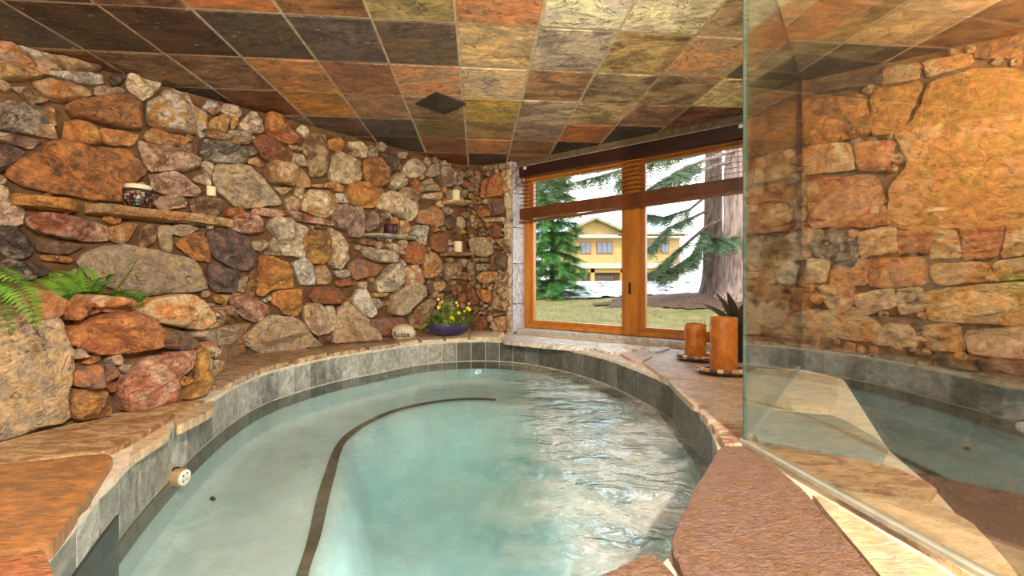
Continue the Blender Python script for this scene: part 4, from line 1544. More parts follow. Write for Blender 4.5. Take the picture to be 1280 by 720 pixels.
# ------------------------------------------------------------------ candles, plates, pebbles, spiky plant by the window
def pillar(base, r, h, label, nm='pillar_candle', wick=True, mats=('wax', 'waxtop'), group=None, seed=0):
    o = empty(nm, base, label, 'candle', group)
    rr = random.Random(seed)
    ph = rr.uniform(0, 6)
    wob = lambda a, z: 0.012 * math.sin(3 * a + ph + z * 20) + 0.008 * math.sin(7 * a + z * 40)
    prof = [(r * 0.97, 0.0), (r, h * 0.06), (r * 0.985, h * 0.34), (r * 1.01, h * 0.36), (r * 0.98, h * 0.40), (r, h * 0.7), (r * 1.0, h * 0.97), (r * 0.95, h), (r * 0.86, h * 0.985), (r * 0.78, h * 0.93)]
    MB().lathe(base, prof, 30, wob=wob).build('wax_body', M[mats[0]], o, True, 50)
    MB().lathe(Vector(base) + UZ * (h * 0.925), [(r * 0.80, 0), (r * 0.79, 0.003)], 24).build('wax_pool', M[mats[1]], o, True, 40)
    if wick:
        b_ = Vector(base) + UZ * (h * 0.925)
        MB().tube([b_, b_ + Vector((0.002, 0, 0.012)), b_ + Vector((0.006, 0.002, 0.02))], 0.0018, 6).build('wick', M['black'], o)
    return o


def plate(cx, cy, a, b, rot, label):
    o = empty('candle_plate', (cx, cy, 0.002), label, 'plate')
    ax = Vector((math.cos(rot), math.sin(rot), 0)); ay = Vector((-math.sin(rot), math.cos(rot), 0)) * (b / a)
    MB().lathe((cx, cy, 0.002), [(a * 0.70, 0), (a * 0.95, 0.006), (a, 0.016), (a * 0.975, 0.017), (a * 0.9, 0.009), (a * 0.05, 0.008)], 36, ax, ay).build('dish', M['plate'], o, True, 40)
    return o


c1 = on_z(869, 447, 0.012); c2 = on_z(904.5, 464, 0.012)
plate(c1.x + 0.02, c1.y - 0.01, 0.155, 0.135, 0.2, 'dark oval plate under the shorter orange candle')
plate(c2.x + 0.03, c2.y - 0.01, 0.185, 0.115, -0.1, 'dark oval plate under the taller orange candle')
pillar((c1.x, c1.y, 0.0125), 0.069, 0.232, 'shorter orange pillar candle on its dark plate by the window', seed=1)
pillar((c2.x, c2.y, 0.0125), 0.073, 0.312, 'taller orange pillar candle with a melted rim on its plate', seed=2)
rr = random.Random(9)
peb = None
PEBC = [((206, 180, 150), 'beige'), ((176, 146, 116), 'tan'), ((120, 92, 76), 'brown'), ((222, 206, 182), 'pale cream'), ((98, 78, 68), 'dark brown'), ((200, 150, 100), 'orange-tan')]
bm = bmesh.new(); bmesh.ops.create_icosphere(bm, subdivisions=2, radius=1.0)
pme = bpy.data.meshes.new('pebble'); bm.to_mesh(pme); bm.free()
pme.polygons.foreach_set('use_smooth', [True] * len(pme.polygons))
pme.materials.append(M['tile'])
spots = []
for (cc, R0, n, lab, grp) in ((c1, 0.100, 11, 'smooth pebble round the foot of the shorter orange candle', 'pebbles on the plate of the shorter candle'), (c2, 0.106, 13, 'smooth pebble round the foot of the taller orange candle', 'pebbles on the plate of the taller candle')):
    for k in range(n):
        a = math.pi * (0.92 + 1.2 * k / (n - 1)) + rr.uniform(-0.05, 0.05)
        rad = R0 + rr.uniform(-0.002, 0.008)
        sx = rr.uniform(0.020, 0.026); sy = rr.uniform(0.015, 0.019); sz = rr.uniform(0.013, 0.017)
        p = Vector((cc.x + rad * math.cos(a) * (1.12 if R0 > 0.103 else 1.0), cc.y + rad * math.sin(a) * (0.92 if R0 > 0.103 else 1.0), 0.012 + sz))
        o = bpy.data.objects.new('pebble', pme)
        coll.objects.link(o)
        o.location = p; o.scale = (sx, sy, sz); o.rotation_euler = (0, 0, a + math.pi / 2 + rr.uniform(-0.4, 0.4))
        col, cn = PEBC[(k * 5 + n) % 6]; o.color = S(*col); o['col2'] = list(S(*[min(255, q * 1.1) for q in col])[:3])
        tag(o, cn + ' ' + lab, 'pebble', grp)


def blade(mb, p0, d, up, length, width, curl, n=8, fold=0.25):
    """A long pointed leaf with a crease."""
    d = Vector(d).normalized()
    vs = []; fs = []
    p = Vector(p0)
    side = d.cross(Vector(up)).normalized()
    for i in range(n + 1):
        t = i / n
        w = width * (math.sin(math.pi * min(1, 0.22 + 0.78 * t)) ** 0.8 if t < 1 else 0.02)
        nn = side.cross(d).normalized()
        vs += [p - side * w + nn * (fold * w), p, p + side * w + nn * (fold * w)]
        d = (d + Vector((0, 0, -curl / n))).normalized()
        p = p + d * (length / n)
    for i in range(n):
        a = i * 3
        fs += [(a, a + 1, a + 4, a + 3), (a + 1, a + 2, a + 5, a + 4)]
    return mb.add(vs, fs)


pb = on_z(926, 452, 0.0)
plant = empty('agave_plant', (pb.x, pb.y, 0.002), 'dark pointed-leaf plant in a dark pot behind the tall candle', 'plant')
MB().lathe((pb.x, pb.y, 0.002), [(0.055, 0), (0.075, 0.10), (0.088, 0.20), (0.092, 0.23), (0.080, 0.23), (0.072, 0.19)], 28).build('pot', M['pot'], plant, True, 40)
rr = random.Random(21)
for k in range(15):
    a = 6.283 * k / 15 + rr.uniform(-0.2, 0.2)
    up_ = rr.uniform(0.7, 2.2)
    m = blade(MB(), (pb.x + 0.02 * math.cos(a), pb.y + 0.02 * math.sin(a), 0.20), (math.cos(a), math.sin(a), up_), (0, 0, 1) if up_ < 1.5 else (-math.cos(a), -math.sin(a), 0.3), rr.uniform(0.26, 0.38), rr.uniform(0.028, 0.042), rr.uniform(0.0, 0.7))
    m.build('leaf', M['leafdark'], plant, True)

# ------------------------------------------------------------------ things on the wall ledges
def wall_spot(plane, px, py, h):
    u, v = plane.px(px, py)
    return plane.P(u, v, h)


def on_ledge(px, py, h, plane=LW):
    """Point where the sight line through the foot meets the plane standing h before the wall."""
    d = ray(px, py); e = Vector((0, 0, EYE))
    a = plane.a + plane.n * h
    t = (a - e).dot(plane.n) / d.dot(plane.n)
    return e + d * t


q = on_ledge(173, 258, 0.065)
vot = empty('mosaic_votive', q, 'squat mosaic votive jar with a cream candle on the wall ledge', 'candle holder')
r = 0.072
MB().lathe(q, [(r * 0.8, 0), (r * 0.98, 0.02), (r, 0.055), (r * 0.97, 0.078), (r * 0.9, 0.08)], 28).build('jar', M['mosaic'], vot, True, 40)
MB().lathe(q + UZ * 0.078, [(r * 0.98, 0), (r * 1.0, 0.012), (r * 0.92, 0.022), (r * 0.86, 0.02)], 28).build('rim', M['black'], vot, True, 40)
MB().lathe(q + UZ * 0.085, [(r * 0.82, 0), (r * 0.84, 0.035), (r * 0.80, 0.042), (r * 0.70, 0.030), (r * 0.02, 0.026)], 24, wob=lambda a, z: 0.03 * math.sin(2 * a)).build('wax', M['cream'], vot, True, 50)
q = on_ledge(264, 245, 0.05)
pillar(q, 0.027, 0.062, 'small cream candle stub set on a stone of the long wall', 'candle_stub', mats=('cream', 'cream'), seed=3)
q = on_ledge(488, 293, 0.075)
vot = empty('glass_votive', q, 'dark purple glass votive bowl on the pale stone shelf', 'candle holder')
r = 0.058
MB().lathe(q, [(r * 0.7, 0), (r, 0.03), (r * 1.02, 0.06), (r * 0.86, 0.092), (r * 0.8, 0.09), (r * 0.7, 0.05)], 26).build('bowl', M['darkglass'], vot, True, 50)
MB().lathe(q + UZ * 0.052, [(r * 0.7, 0), (r * 0.68, 0.006)], 20).build('wax', M['cream'], vot, True, 40)
for (px, py, h, lab) in ((570.0, 251.5, 0.11, 'cream pillar candle on the upper corner shelf'), (572.5, 315.0, 0.11, 'cream pillar candle on the lower corner shelf')):
    q = on_ledge(px, py, 0.06)
    pillar(q, 0.044, h, lab, 'shelf_candle', mats=('cream', 'cream'), seed=int(py))

# carved stone on the coping
q = Vector((-136.0 / F * 3.70, 3.70, 0.002))
rx = empty('carved_stone', q, 'rounded pale stone carved with the word Relax on the tub rim', 'stone')
MB().lathe(q, [(0.045, 0), (0.088, 0.018), (0.102, 0.06), (0.090, 0.105), (0.055, 0.135), (0.010, 0.145)], 26, Vector((1, 0, 0)), Vector((0, 0.7, 0)), wob=lambda a, z: 0.05 * math.sin(2 * a + 1) + 0.03 * math.sin(3 * a + z * 30)).build('rock', M['greystone'], rx, True, 60)
fc = bpy.data.curves.new('text', 'FONT'); fc.body = 'Relax'; fc.size = 0.068; fc.align_x = 'CENTER'; fc.extrude = 0.003
fo = bpy.data.objects.new('text', fc); coll.objects.link(fo)
me = bpy.data.meshes.new_from_object(fo.evaluated_get(bpy.context.evaluated_depsgraph_get()))
bpy.data.objects.remove(fo)
me.name = 'lettering'; me.materials.clear(); me.materials.append(M['ink'])
for v in me.vertices:      # lay the flat letters on the curved face
    x, y, zz = v.co
    v.co = (x, -0.064 * math.sqrt(max(0.05, 1 - (x / 0.112) ** 2)) - 0.004 - zz, y + 0.035)
lo = bpy.data.objects.new('lettering', me); coll.objects.link(lo); lo.parent = rx

# bowl of flowers
q = Vector((-80.0 / F * 4.03, 4.03, 0.002))
bowl = empty('flower_bowl', q, 'dark blue oval bowl planted with yellow flowers and ferny leaves', 'planter bowl')
AX = Vector((0.88, 0.22, 0)); AY = Vector((-0.1, 0.40, 0))
MB().lathe(q, [(0.13, 0), (0.18, 0.02), (0.235, 0.075), (0.25, 0.118), (0.243, 0.12), (0.22, 0.09)], 40, AX, AY).build('bowl', M['bowl'], bowl, True, 40)
MB().lathe(q + UZ * 0.085, [(0.222, 0), (0.05, 0.012)], 30, AX, AY).build('soil', M['soil'], bowl)
rr = random.Random(33)


def frond(mb, p0, p1, p2, n, leaf, wid, up=(0, 0, 1)):
    p0, p1, p2 = Vector(p0), Vector(p1), Vector(p2)
    def bz(t): return p0 * (1 - t) ** 2 + p1 * (2 * t * (1 - t)) + p2 * t * t
    mb.tube([bz(i / 8) for i in range(9)], [0.0028 * (1 - 0.75 * i / 8) for i in range(9)], 4)
    for i in range(1, n + 1):
        t = 0.08 + 0.92 * i / n
        p = bz(t); d = (bz(min(1, t + 0.02)) - bz(t - 0.02)).normalized()
        s = d.cross(Vector(up)).normalized()
        nn = s.cross(d)
        L = leaf * (math.sin(math.pi * min(1, 0.12 + 0.86 * t)) ** 0.7) * (0.9 + 0.2 * random.Random(i).random())
        for sg in (-1, 1):
            tip = p + s * (sg * L) + d * (L * 0.35) - nn * (L * 0.18)
            mid = p + s * (sg * L * 0.45) + d * (L * 0.10) + nn * (L * 0.05)
            mb.add([p, mid - d * wid, tip, mid + d * wid], [(0, 1, 2, 3)] if sg > 0 else [(3, 2, 1, 0)])
    return mb


for k in range(120):
    a = rr.uniform(0, 6.283); rad = rr.uniform(0.0, 0.20) ** 1.0
    p = q + Vector((rad * math.cos(a), rad * 0.5 * math.sin(a), 0.09))
    hgt = rr.uniform(0.08, 0.26) * (1.1 - rad / 0.30)
    lean = Vector((math.cos(a) * rad * 0.9 + rr.uniform(-0.05, 0.05), -abs(math.sin(a)) * 0.05 + rr.uniform(-0.04, 0.02), 0))
    tip = p + lean + UZ * hgt
    m = frond(MB(), p, p + UZ * (hgt * 0.6) + lean * 0.2, tip, 7, rr.uniform(0.026, 0.044), 0.008)
    m.build('sprig', M['leaf'] if rr.random() < 0.55 else M['leaf2'], bowl)
for (px, py) in ((548, 374), (548.5, 384), (572, 382), (585, 385), (566, 397), (567, 401), (555, 394), (574, 391), (556.5, 399), (581, 389), (553, 377), (571, 378), (587, 387)):
    yy = q.y - 0.03
    c = at(px, py, yy) + Vector((0, rr.uniform(-0.04, 0.03), 0))
    m = MB()
    R_ = rr.uniform(0.016, 0.024)
    for k in range(7):
        a = 6.283 * k / 7
        rt = Vector((math.cos(a), -0.25, math.sin(a))); sd = Vector((-math.sin(a), 0, math.cos(a)))
        m.add([c, c + rt * R_ * 0.6 + sd * R_ * 0.33, c + rt * R_, c + rt * R_ * 0.6 - sd * R_ * 0.33], [(0, 1, 2, 3)])
    fl = m.build('flower', M['yellow'], bowl)
    MB().tube([Vector((c.x, c.y, q.z + 0.08)), c + Vector((0, 0.01, 0))], 0.002, 5).build('stem', M['leaf'], bowl)
for (px, py) in ((550, 379), (566, 385), (579, 398), (563, 380)):
    c = at(px, py, q.y - 0.05)
    m = MB()
    for k in range(5):
        a = 6.283 * k / 5
        rt = Vector((math.cos(a), -0.25, math.sin(a))); sd = Vector((-math.sin(a), 0, math.cos(a)))
        m.add([c, c + rt * 0.013 + sd * 0.006, c + rt * 0.02, c + rt * 0.013 - sd * 0.006], [(0, 1, 2, 3)])
    m.build('flower', M['pinkpetal'], bowl)
m = frond(MB(), q + Vector((-0.14, -0.09, 0.10)), q + Vector((-0.20, -0.16, 0.17)), q + Vector((-0.27, -0.20, 0.02)), 12, 0.05, 0.008)
m.build('fern_frond', M['leaf2'], bowl)
m = frond(MB(), q + Vector((0.02, -0.06, 0.10)), q + Vector((0.05, -0.08, 0.22)), q + Vector((0.0, -0.07, 0.36)), 14, 0.035, 0.006)
m.build('fern_frond', M['leaf2'], bowl)

# ------------------------------------------------------------------ ferns in the planter
def fern(base, label, fronds):
    o = empty('fern', base, label, 'fern')
    b = Vector(base)
    for (p1, p2, n, leaf, wid, mat) in fronds:
        frond(MB(), b + UZ * 0.005, Vector(p1), Vector(p2), n, leaf, wid, (0, -0.5, 1)).build('frond', M[mat], o)
    MB().lathe(b, [(0.03, -0.0), (0.022, 0.02), (0.006, 0.03)], 10).build('crown', M['ferndark'], o, True)
    return o


by = 1.86
fb = at(112, 374, by); fb.z = 0.362
rr = random.Random(77)
fl = []
for (mx, my, ex, ey, dy, dz, n, leaf, mat) in (
        (85, 340, 46, 349, 0.0, -0.18, 20, 0.060, 'fern'), (95, 336, 62, 341, 0.05, 0.0, 18, 0.055, 'fern'), (118, 342, 100, 334, 0.1, 0, 16, 0.05, 'fern'), (128, 340, 132, 346, -0.12, 0, 14, 0.06, 'fern'),
        (150, 362, 173, 322, 0.0, -0.05, 22, 0.040, 'fern'), (150, 350, 184, 374, -0.05, -0.12, 20, 0.060, 'ferndark'), (140, 352, 178, 384, -0.10, -0.15, 18, 0.060, 'ferndark'),
        (130, 355, 165, 372, -0.12, 0, 18, 0.055, 'ferndark'), (118, 356, 140, 378, -0.16, 0, 16, 0.05, 'ferndark'), (100, 352, 84, 374, -0.16, -0.1, 16, 0.05, 'ferndark'),
        (92, 356, 60, 364, -0.10, -0.1, 16, 0.05, 'fern'), (104, 352, 104, 376, -0.18, 0, 14, 0.05, 'ferndark')):
    fl.append((at(mx, my, by + dy * 0.5), at(ex, ey, by + dy), n, leaf, 0.008, mat))
fern(fb, 'green fern with upright fronds growing behind the round orange boulder', fl)
fb = at(-60, 372, 1.46); fb.z = 0.362
fl = []
for (mx, my, ex, ey, dy, n, leaf, mat) in ((12, 300, 45, 405, -0.24, 30, 0.062, 'fern'), (-20, 310, 22, 352, -0.2, 22, 0.06, 'fern'), (-30, 330, 14, 412, -0.26, 22, 0.06, 'ferndark'),
                                      (-120, 300, -160, 380, 0.0, 20, 0.06, 'fern'), (-90, 300, -110, 420, -0.2, 20, 0.06, 'fern'), (-60, 310, 10, 380, 0.14, 22, 0.06, 'ferndark')):
    fl.append((at(mx, my, 1.50 + dy * 0.5), at(ex, ey, 1.50 + dy), n, leaf, 0.009, mat))
fern(fb, 'green fern with a long frond drooping over the pale planter slab', fl)

# ------------------------------------------------------------------ outdoors
def smooth(a, b, x):
    t = max(0, min(1, (x - a) / (b - a)))
    return t * t * (3 - 2 * t)


def terrain(x, y):
    z = -0.14 + 0.62 * smooth(9.5, 17, y) - 1.9 * smooth(19, 36, y)
    z += 0.42 * math.exp(-(((x - 5.0) / 2.6) ** 2 + ((y - 9.3) / 2.2) ** 2))
    z += 0.04 * noise.noise(Vector((x * 0.7, y * 0.7, 0))) + 0.015 * noise.noise(Vector((x * 3, y * 3, 2)))
    return z


def ground_mesh(name, x0, x1, y0, y1, step, mat, lift=0.0, keep=None, side=True):
    nx = int((x1 - x0) / step); ny = int((y1 - y0) / step)
    idx = {}
    vs = []; fs = []
    def vid(i, j):
        if (i, j) not in idx:
            x = x0 + i * step; y = y0 + j * step
            idx[(i, j)] = len(vs)
            vs.append(Vector((x, y, terrain(x, y) + lift + (0.03 * noise.noise(Vector((x * 5, y * 5, 9))) if lift else 0))))
        return idx[(i, j)]
    for j in range(ny):
        for i in range(nx):
            if keep and not keep(x0 + (i + .5) * step, y0 + (j + .5) * step):
                continue
            fs.append((vid(i, j), vid(i + 1, j), vid(i + 1, j + 1), vid(i, j + 1)))
    return mesh_obj(name, vs, fs, mat, None, True, None, (0, 12, -0.1))


def outside_room(x, y):
    p = Vector((x, y, 0)) - WW.a
    return p.dot(WW.n) < -0.12 and not inside((x, y), outline)


M['lawn'] = plain('lawn', S(94, 96, 48), 0.9, 0.1, S(130, 112, 76), 3.0, 0.5, 0.03, detail=8)
M['snow'] = plain('snow', S(226, 228, 236), 0.6, 0.3, S(58, 46, 38), 5, 0.6, 0.05, detail=9)
M['mulch'] = plain('mulch', S(104, 80, 62), 0.95, 0.1, S(66, 50, 40), 14, 0.8, 0.03, detail=8)
M['bark'] = plain('bark', S(118, 98, 84), 0.9, 0.2, S(70, 58, 52), 9, 1.0, 0.05, stretch=(2, 2, 0.35))
M['barkpink'] = plain('bark_pale', S(168, 140, 126), 0.9, 0.2, S(112, 90, 82), 9, 1.0, 0.05, stretch=(2, 2, 0.35))
M['needle'] = plain('fir_needles', S(92, 140, 62), 0.6, 0.3, S(58, 110, 52), 2)
M['needle2'] = plain('pine_needles', S(92, 116, 74), 0.6, 0.3, S(70, 98, 72), 2)
M['housewall'] = plain('house_wall', S(180, 152, 96), 0.8, 0.2, S(170, 142, 88), 1)
M['houseroof'] = plain('house_roof', S(150, 138, 104), 0.85, 0.2, S(126, 120, 92), 2)
M['fascia'] = plain('house_fascia', S(176, 166, 150), 0.7, 0.2)
M['redframe'] = plain('house_window_frame', S(158, 66, 44), 0.6, 0.3)
M['houseglass'] = plain('house_glass', S(96, 110, 116), 0.15, 0.6)
M['garage'] = plain('garage_door', S(150, 118, 92), 0.7, 0.2)
M['ochrewood'] = plain('house_post', S(186, 152, 84), 0.7, 0.2)

lawn = ground_mesh('ground_lawn', -12, 26, 2.5, 70, 0.5, M['lawn'], 0.0, lambda x, y: outside_room(x, y))
struct(lawn)


def snowy(x, y):
    e = 0.9 * noise.noise(Vector((x * 0.6, y * 0.6, 3))) + 0.5 * noise.noise(Vector((x * 2.2, y * 2.2, 5)))
    return y > 11.6 + e + max(0, (x - 4.0)) * 0.15 and y < 24 and noise.noise(Vector((x * 1.7, y * 1.7, 8))) > -0.42 and math.hypot((x - 5.0) / 1.25, y - 9.3) > 2.4 + 0.4 * e


snow = ground_mesh('snow_bank', -4, 16, 9, 25, 0.16, M['snow'], 0.06, snowy)
tag(snow, 'patchy white snow lying on the slope beyond the lawn', 'snow', None, 'stuff')
mul = ground_mesh('mulch_bed', 1.8, 9.5, 6.4, 13, 0.14, M['mulch'], 0.025, lambda x, y: math.hypot((x - 5.3) / 1.35, y - 9.4) + 0.5 * noise.noise(Vector((x * 1.5, y * 1.5, 1))) < 2.35)
tag(mul, 'brown mulch and fallen needles round the two tree trunks', 'mulch', None, 'stuff')
rr = random.Random(55)
m = MB()
for k in range(2600):
    x = rr.uniform(-1, 9); y = rr.uniform(5.0, 12.5)
    if not outside_room(x, y): continue
    z = terrain(x, y)
    a = rr.uniform(0, 6.28); h = rr.uniform(0.03, 0.07)
    m.add([Vector((x, y, z)), Vector((x + 0.015 * math.cos(a), y + 0.015 * math.sin(a), z)), Vector((x + rr.uniform(-.03, .03), y + rr.uniform(-.03, .03), z + h))], [(0, 1, 2)])
g = m.build('lawn_grass', M['lawn'])
tag(g, 'short straw-coloured grass of the lawn outside the window', 'grass', None, 'stuff')


def trunk(mb, x, y, z0, z1, r, lean, seed):
    n = 26; rows = 40
    sd = Vector((seed, seed * 2, seed * 3))
    vs = []; fs = []
    for j in range(rows + 1):
        t = j / rows
        z = z0 + (z1 - z0) * t
        rr_ = r * (1 - 0.55 * t) * (1 + 0.5 * math.exp(-t * 40))
        for k in range(n):
            a = 6.283 * k / n
            q = rr_ * (1 + 0.10 * noise.noise(Vector((math.cos(a) * 4, math.sin(a) * 4, z * 1.2)) + sd) + 0.06 * (k % 2))
            vs.append(Vector((x + lean * t + q * math.cos(a), y + q * math.sin(a), z)))
    for j in range(rows):
        for k in range(n):
            fs.append((j * n + k, j * n + (k + 1) % n, (j + 1) * n + (k + 1) % n, (j + 1) * n + k))
    return mb.add(vs, fs)


def sprays(mb, pts, n, size, rr, droop=0.4, spread=1.0):
    """Needle twigs hanging along a bough."""
    pts = [Vector(p) for p in pts]
    seg = len(pts) - 1
    for k in range(n):
        t = rr.random() ** 0.8 * seg
        i = min(seg - 1, int(t)); f = t - i
        p = pts[i].lerp(pts[i + 1], f)
        d = (pts[i + 1] - pts[i]).normalized()
        tw = (d * rr.uniform(0.2, 0.8) + Vector((rr.uniform(-1, 1), rr.uniform(-1, 1), rr.uniform(-1, 0.4) - droop)) * spread).normalized()
        L = size * rr.uniform(0.6, 1.3)
        s = tw.cross(Vector((rr.uniform(-.3, .3), rr.uniform(-.3, .3), 1))).normalized()
        for j in range(6):
            q = p + tw * (L * j / 6)
            nl = L * 0.34 * (1 - 0.5 * j / 6)
            for sg in (-1, 1):
                e = q + s * (sg * nl) + tw * (nl * 0.7)
                mb.add([q - tw * (nl * 0.13), q + tw * (nl * 0.16), e], [(0, 1, 2)])
    return mb


def conifer(x, y, h, r0, label, mat, seed, z_first=0.25, n_per=60, lv=15, name='fir_tree', size=0.26):
    z = terrain(x, y) - 0.03
    o = empty(name, (x, y, z), label, 'tree')
    rr = random.Random(seed)
    MB().tube([Vector((x, y, z)), Vector((x, y, z + h))], [0.09, 0.015], 8).build('trunk', M['bark'], o)
    m = MB(); br = MB()
    for j in range(lv):
        t = j / lv
        zz = z + z_first + (h - z_first) * t
        R_ = r0 * (1 - t) ** 0.85 + 0.12
        nb = 8
        for k in range(nb):
            a = 6.283 * (k + rr.random()) / nb
            rad = R_ * rr.uniform(0.7, 1.15)
            p0 = Vector((x, y, zz)); p2 = p0 + Vector((math.cos(a) * rad, math.sin(a) * rad, -0.22 * rad + rr.uniform(-.1, .1)))
            p1 = (p0 + p2) / 2 + UZ * 0.06 * rad
            br.tube([p0, p1, p2], [0.014, 0.009, 0.003], 4, False)
            sprays(m, [p0, p1, p2], int(n_per * (0.4 + 0.6 * (1 - t))), size, rr, 0.1, 0.8)
    br.build('branches', M['bark'], o)
    f = m.build('needles', mat, o); f['kind'] = 'stuff'
    return o


conifer(1.24, 12.6, 6.2, 1.05, 'bright green young fir tree left of the yellow house', M['needle'], 3, 0.22, 110, 20, size=0.30)


def big_tree(x, y, r, mat, label, boughs, seed, needle):
    z = terrain(x, y) - 0.05
    o = empty('pine_tree', (x, y, z), label, 'tree')
    trunk(MB(), x, y, z, 9.5, r, 0.05, seed).build('trunk', mat, o, True)
    rr = random.Random(seed)
    for pts in boughs:
        m = MB()
        n = len(pts)
        m.tube(pts, [0.045 * (1 - 0.8 * i / (n - 1)) for i in range(n)], 6)
        b = m.build('bough', mat, o, True)
        m = MB()
        sprays(m, pts[1:] if n > 3 else pts, 210, 0.30, rr, 0.25, 0.9)
        f = m.build('needles', needle, b); f['kind'] = 'stuff'
        f.matrix_parent_inverse = Matrix.Translation(-Vector(b.location) )
    return o


b1_ = [[(4.55, 9.2, 1.9), at(868, 296, 9.0), at(842, 318, 8.9), at(820, 338, 8.8), at(795, 348, 8.7)],
       [(4.55, 9.2, 2.2), at(870, 270, 9.0), at(835, 285, 8.8), at(812, 312, 8.6)],
       [(4.55, 9.2, 2.6), at(862, 262, 9.1), at(830, 272, 9.2), at(805, 268, 9.3)],
       [(4.6, 9.0, 1.9), at(880, 285, 8.7), at(872, 312, 8.5), at(862, 330, 8.5)],
       [(4.55, 9.2, 1.6), at(865, 320, 9.0), at(842, 336, 8.9), at(826, 347, 8.8)]]
big_tree(4.53, 9.2, 0.20, M['bark'], 'dark furrowed pine trunk with drooping green boughs', b1_, 5, M['needle2'])
b2_ = [[(4.6, 8.2, 3.3), at(860, 196, 8.3), at(800, 205, 8.4), at(745, 222, 8.5), at(690, 235, 8.6)],
       [(4.6, 8.2, 3.7), at(850, 180, 8.0), at(780, 196, 7.8), at(715, 205, 7.6), at(668, 225, 7.5)],
       [(4.6, 8.2, 3.0), at(868, 215, 8.0), at(830, 225, 7.8), at(800, 243, 7.6)],
       [(4.6, 8.2, 3.5), at(850, 188, 7.8), at(815, 196, 7.4), at(770, 232, 7.2)],
       [(4.6, 8.2, 3.8), at(840, 170, 8.4), at(760, 190, 8.9), at(700, 215, 9.3)],
       [(4.6, 8.2, 1.5), at(905, 300, 7.7), at(893, 298, 7.5)],
       [(4.6, 8.2, 3.2), at(880, 200, 7.6), at(845, 215, 7.2), at(815, 240, 7.0)]]
big_tree(4.57, 8.2, 0.31, M['barkpink'], 'thick pale pinkish pine trunk with high spreading boughs', b2_, 8, M['needle2'])

# the yellow house
HY = 45.0


def hz(px, py, dy=0.0):
    return at(px, py, HY + dy)


house = empty('house', (at(770, 352, HY).x, HY + 4, -1.7), 'yellow two-storey house with red-framed windows and a gable roof', 'house')


def hbox(x0, x1, y0, y1, d0, d1, name, mat, parent=None):
    a = hz(x0, y0); b = hz(x1, y1)
    q = MB().box(((a.x + b.x) / 2, HY + (d0 + d1) / 2, (a.z + b.z) / 2), ((b.x - a.x) / 2, 0, 0), (0, (d1 - d0) / 2, 0), (0, 0, (a.z - b.z) / 2))
    o = q.build(name, mat, parent or house)
    if parent is not None:
        o.matrix_parent_inverse = Matrix.Translation(-(Vector(parent.location)))
    return o


hbox(703, 850, 297, 331, 0, 8, 'upper_wall', M['housewall'])
hbox(703, 850, 334, 378, 0.6, 8, 'lower_wall', M['garage'])
hbox(696, 856, 330, 336, -1.6, 0.6, 'porch_roof', M['fascia'])
hbox(700, 852, 294.5, 298.5, -0.9, 8.5, 'fascia_board', M['fascia'])
for x in (713, 736, 772, 800, 830):
    hbox(x, x + 4.5, 336, 378, -1.2, -0.6, 'porch_post', M['ochrewood'])
hbox(703, 850, 336, 341, -1.2, -0.7, 'porch_beam', M['ochrewood'])
a, b_, c = hz(700, 295), hz(742.5, 276), hz(785, 295)
m = MB(); dy = 9.0
m.add([Vector((p.x, HY - 0.2, p.z)) for p in (a, b_, c)] + [Vector((p.x, HY + dy, p.z)) for p in (a, b_, c)], [(0, 2, 1), (3, 4, 5), (0, 1, 4, 3), (1, 2, 5, 4), (2, 0, 3, 5)])
m.build('gable_wall', M['housewall'], house)
m = MB()
for (p, r) in ((a, b_), (c, b_)):
    d = (r - p); sgn = 1 if d.x > 0 else -1
    nn = Vector((-d.z * sgn, 0, d.x * sgn)).normalized() * 0.22
    e = p - d * 0.13
    pts = [e, r, r + nn * 1.2, e + nn]
    n0 = [Vector((q.x, HY - 1.2, q.z)) for q in pts] + [Vector((q.x, HY + dy, q.z)) for q in pts]
    m = MB().add(n0, [(0, 1, 2, 3), (7, 6, 5, 4), (0, 4, 5, 1), (1, 5, 6, 2), (2, 6, 7, 3), (3, 7, 4, 0)])
    m.build('gable_roof', M['houseroof'], house)
rp = [hz(770, 296), hz(856, 296), hz(850, 284), hz(764, 284)]
m = MB().add([Vector((rp[0].x, HY - 0.9, rp[0].z)), Vector((rp[1].x, HY - 0.9, rp[1].z)), Vector((rp[2].x, HY + 5, rp[2].z)), Vector((rp[3].x, HY + 5, rp[3].z)),
              Vector((rp[0].x, HY - 0.9, rp[0].z + 0.2)), Vector((rp[1].x, HY - 0.9, rp[1].z + 0.2)), Vector((rp[2].x, HY + 5, rp[2].z + 0.2)), Vector((rp[3].x, HY + 5, rp[3].z + 0.2))],
             [(0, 3, 2, 1), (4, 5, 6, 7), (0, 1, 5, 4), (1, 2, 6, 5), (2, 3, 7, 6), (3, 0, 4, 7)])
m.build('side_roof', M['houseroof'], house)
for (x0, x1, y0, y1, nv) in ((725, 738.5, 302.5, 317.5, 2), (745.5, 765.5, 302, 317.5, 3), (806, 815, 303, 317, 2), (826, 836, 303, 317, 2)):
    fr = hbox(x0, x1, y0, y1, -0.10, 0.05, 'window_frame', M['redframe'])
    w = (x1 - x0 - 1.6 - (nv - 1) * 0.9) / nv
    for k in range(nv):
        xx = x0 + 0.8 + k * (w + 0.9)
        hbox(xx, xx + w, y0 + 1, y1 - 1, -0.13, 0.0, 'window_pane', M['houseglass'], fr)
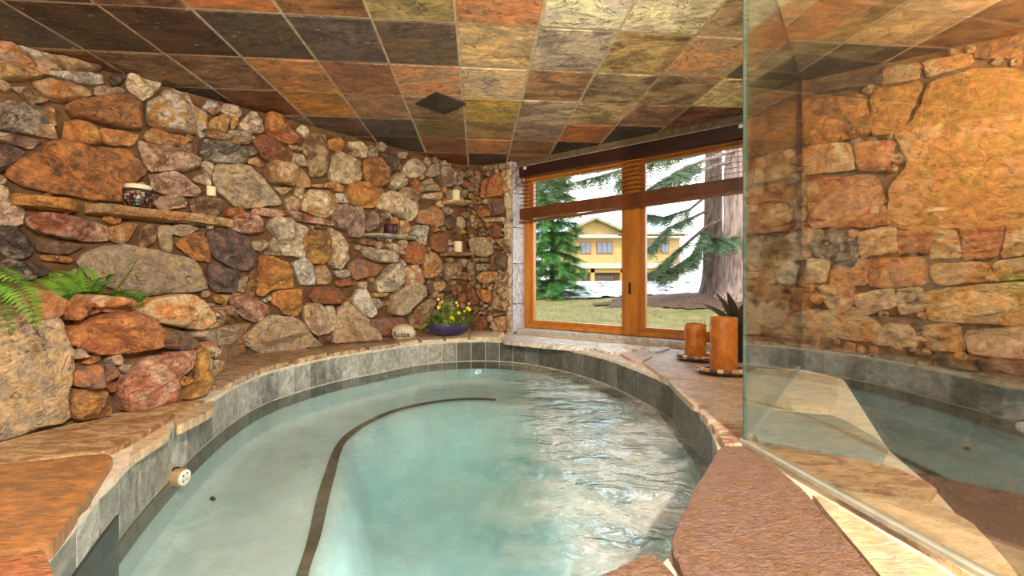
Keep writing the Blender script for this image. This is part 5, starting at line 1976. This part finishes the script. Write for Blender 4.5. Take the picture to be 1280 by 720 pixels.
for (x0, x1) in ((719, 733), (742, 770), (806, 828)):
    hbox(x0, x1, 343.5, 378, 0.45, 0.62, 'garage_door', M['garage'])
    k = x0 + 1
    while k + 4 < x1:
        hbox(k, k + 4.2, 344.8, 348.2, 0.40, 0.5, 'door_pane', M['houseglass']); k += 5.2

# ------------------------------------------------------------------ lamps: unseen globes behind the camera (left one added fill), a spot in the shower, one added under water
M['globe'] = plain('lit_globe', (1, 0.9, 0.75, 1), 0.4, 0.3, emit=((1.0, 0.86, 0.66, 1), 3.0))


def globe_lamp(x, y, z, watts, label, off, col=LAMP_COL):
    o = empty('ceiling_lamp', (x, y, z), label, 'lamp')
    MB().lathe((x, y, CEIL - 0.022), [(0.07, 0), (0.075, 0.02)], 24).build('canopy', M['black'], o)
    MB().tube([(x, y, z + 0.06), (x, y, CEIL - 0.02)], 0.007, 8).build('stem', M['black'], o)
    bmx = bmesh.new(); bmesh.ops.create_uvsphere(bmx, u_segments=24, v_segments=14, radius=0.07)
    me = bpy.data.meshes.new('globe'); bmx.to_mesh(me); bmx.free(); me.materials.append(M['globe'])
    me.polygons.foreach_set('use_smooth', [True] * len(me.polygons))
    g = bpy.data.objects.new('globe', me); coll.objects.link(g); g.parent = o
    lamp('lamp_light', Vector((x, y, z)) + Vector(off), watts, 0.045, col)
    return o


globe_lamp(0.60, -0.60, 1.40, W1, 'unseen white globe pendant lamp near the glass screen', (-0.02, 0.14, -0.02))  # fitting unseen; its side follows the shadows of the wall stones
globe_lamp(-1.4, -0.95, 1.30, W2, 'added fill globe lamp out of view near the plain side wall', (0, 0.14, 0))  # fill lamp added out of view behind the camera
globe_lamp(2.45, 1.25, 1.46, W3, 'white globe pendant lamp in the stone shower', (-0.12, 0.06, 0), (1.0, 0.78, 0.50))
uw = ringpt(int(NA * 0.78), rb[int(NA * 0.78)] - 0.22, -0.75)
dd = (TC - uw); dd.z = 0; dd.normalize()
MB().lathe(uw - dd * 0.05, [(0.09, 0), (0.09, 0.02), (0.07, 0.03)], 24, dd.cross(UZ), UZ, dd).build('added_underwater_lamp', M['white'], hot_tub)  # unseen lamp added to make the water luminous
lamp('lamp_light', uw + dd * 0.10 , W4, 0.06, (0.95, 1.0, 0.97))
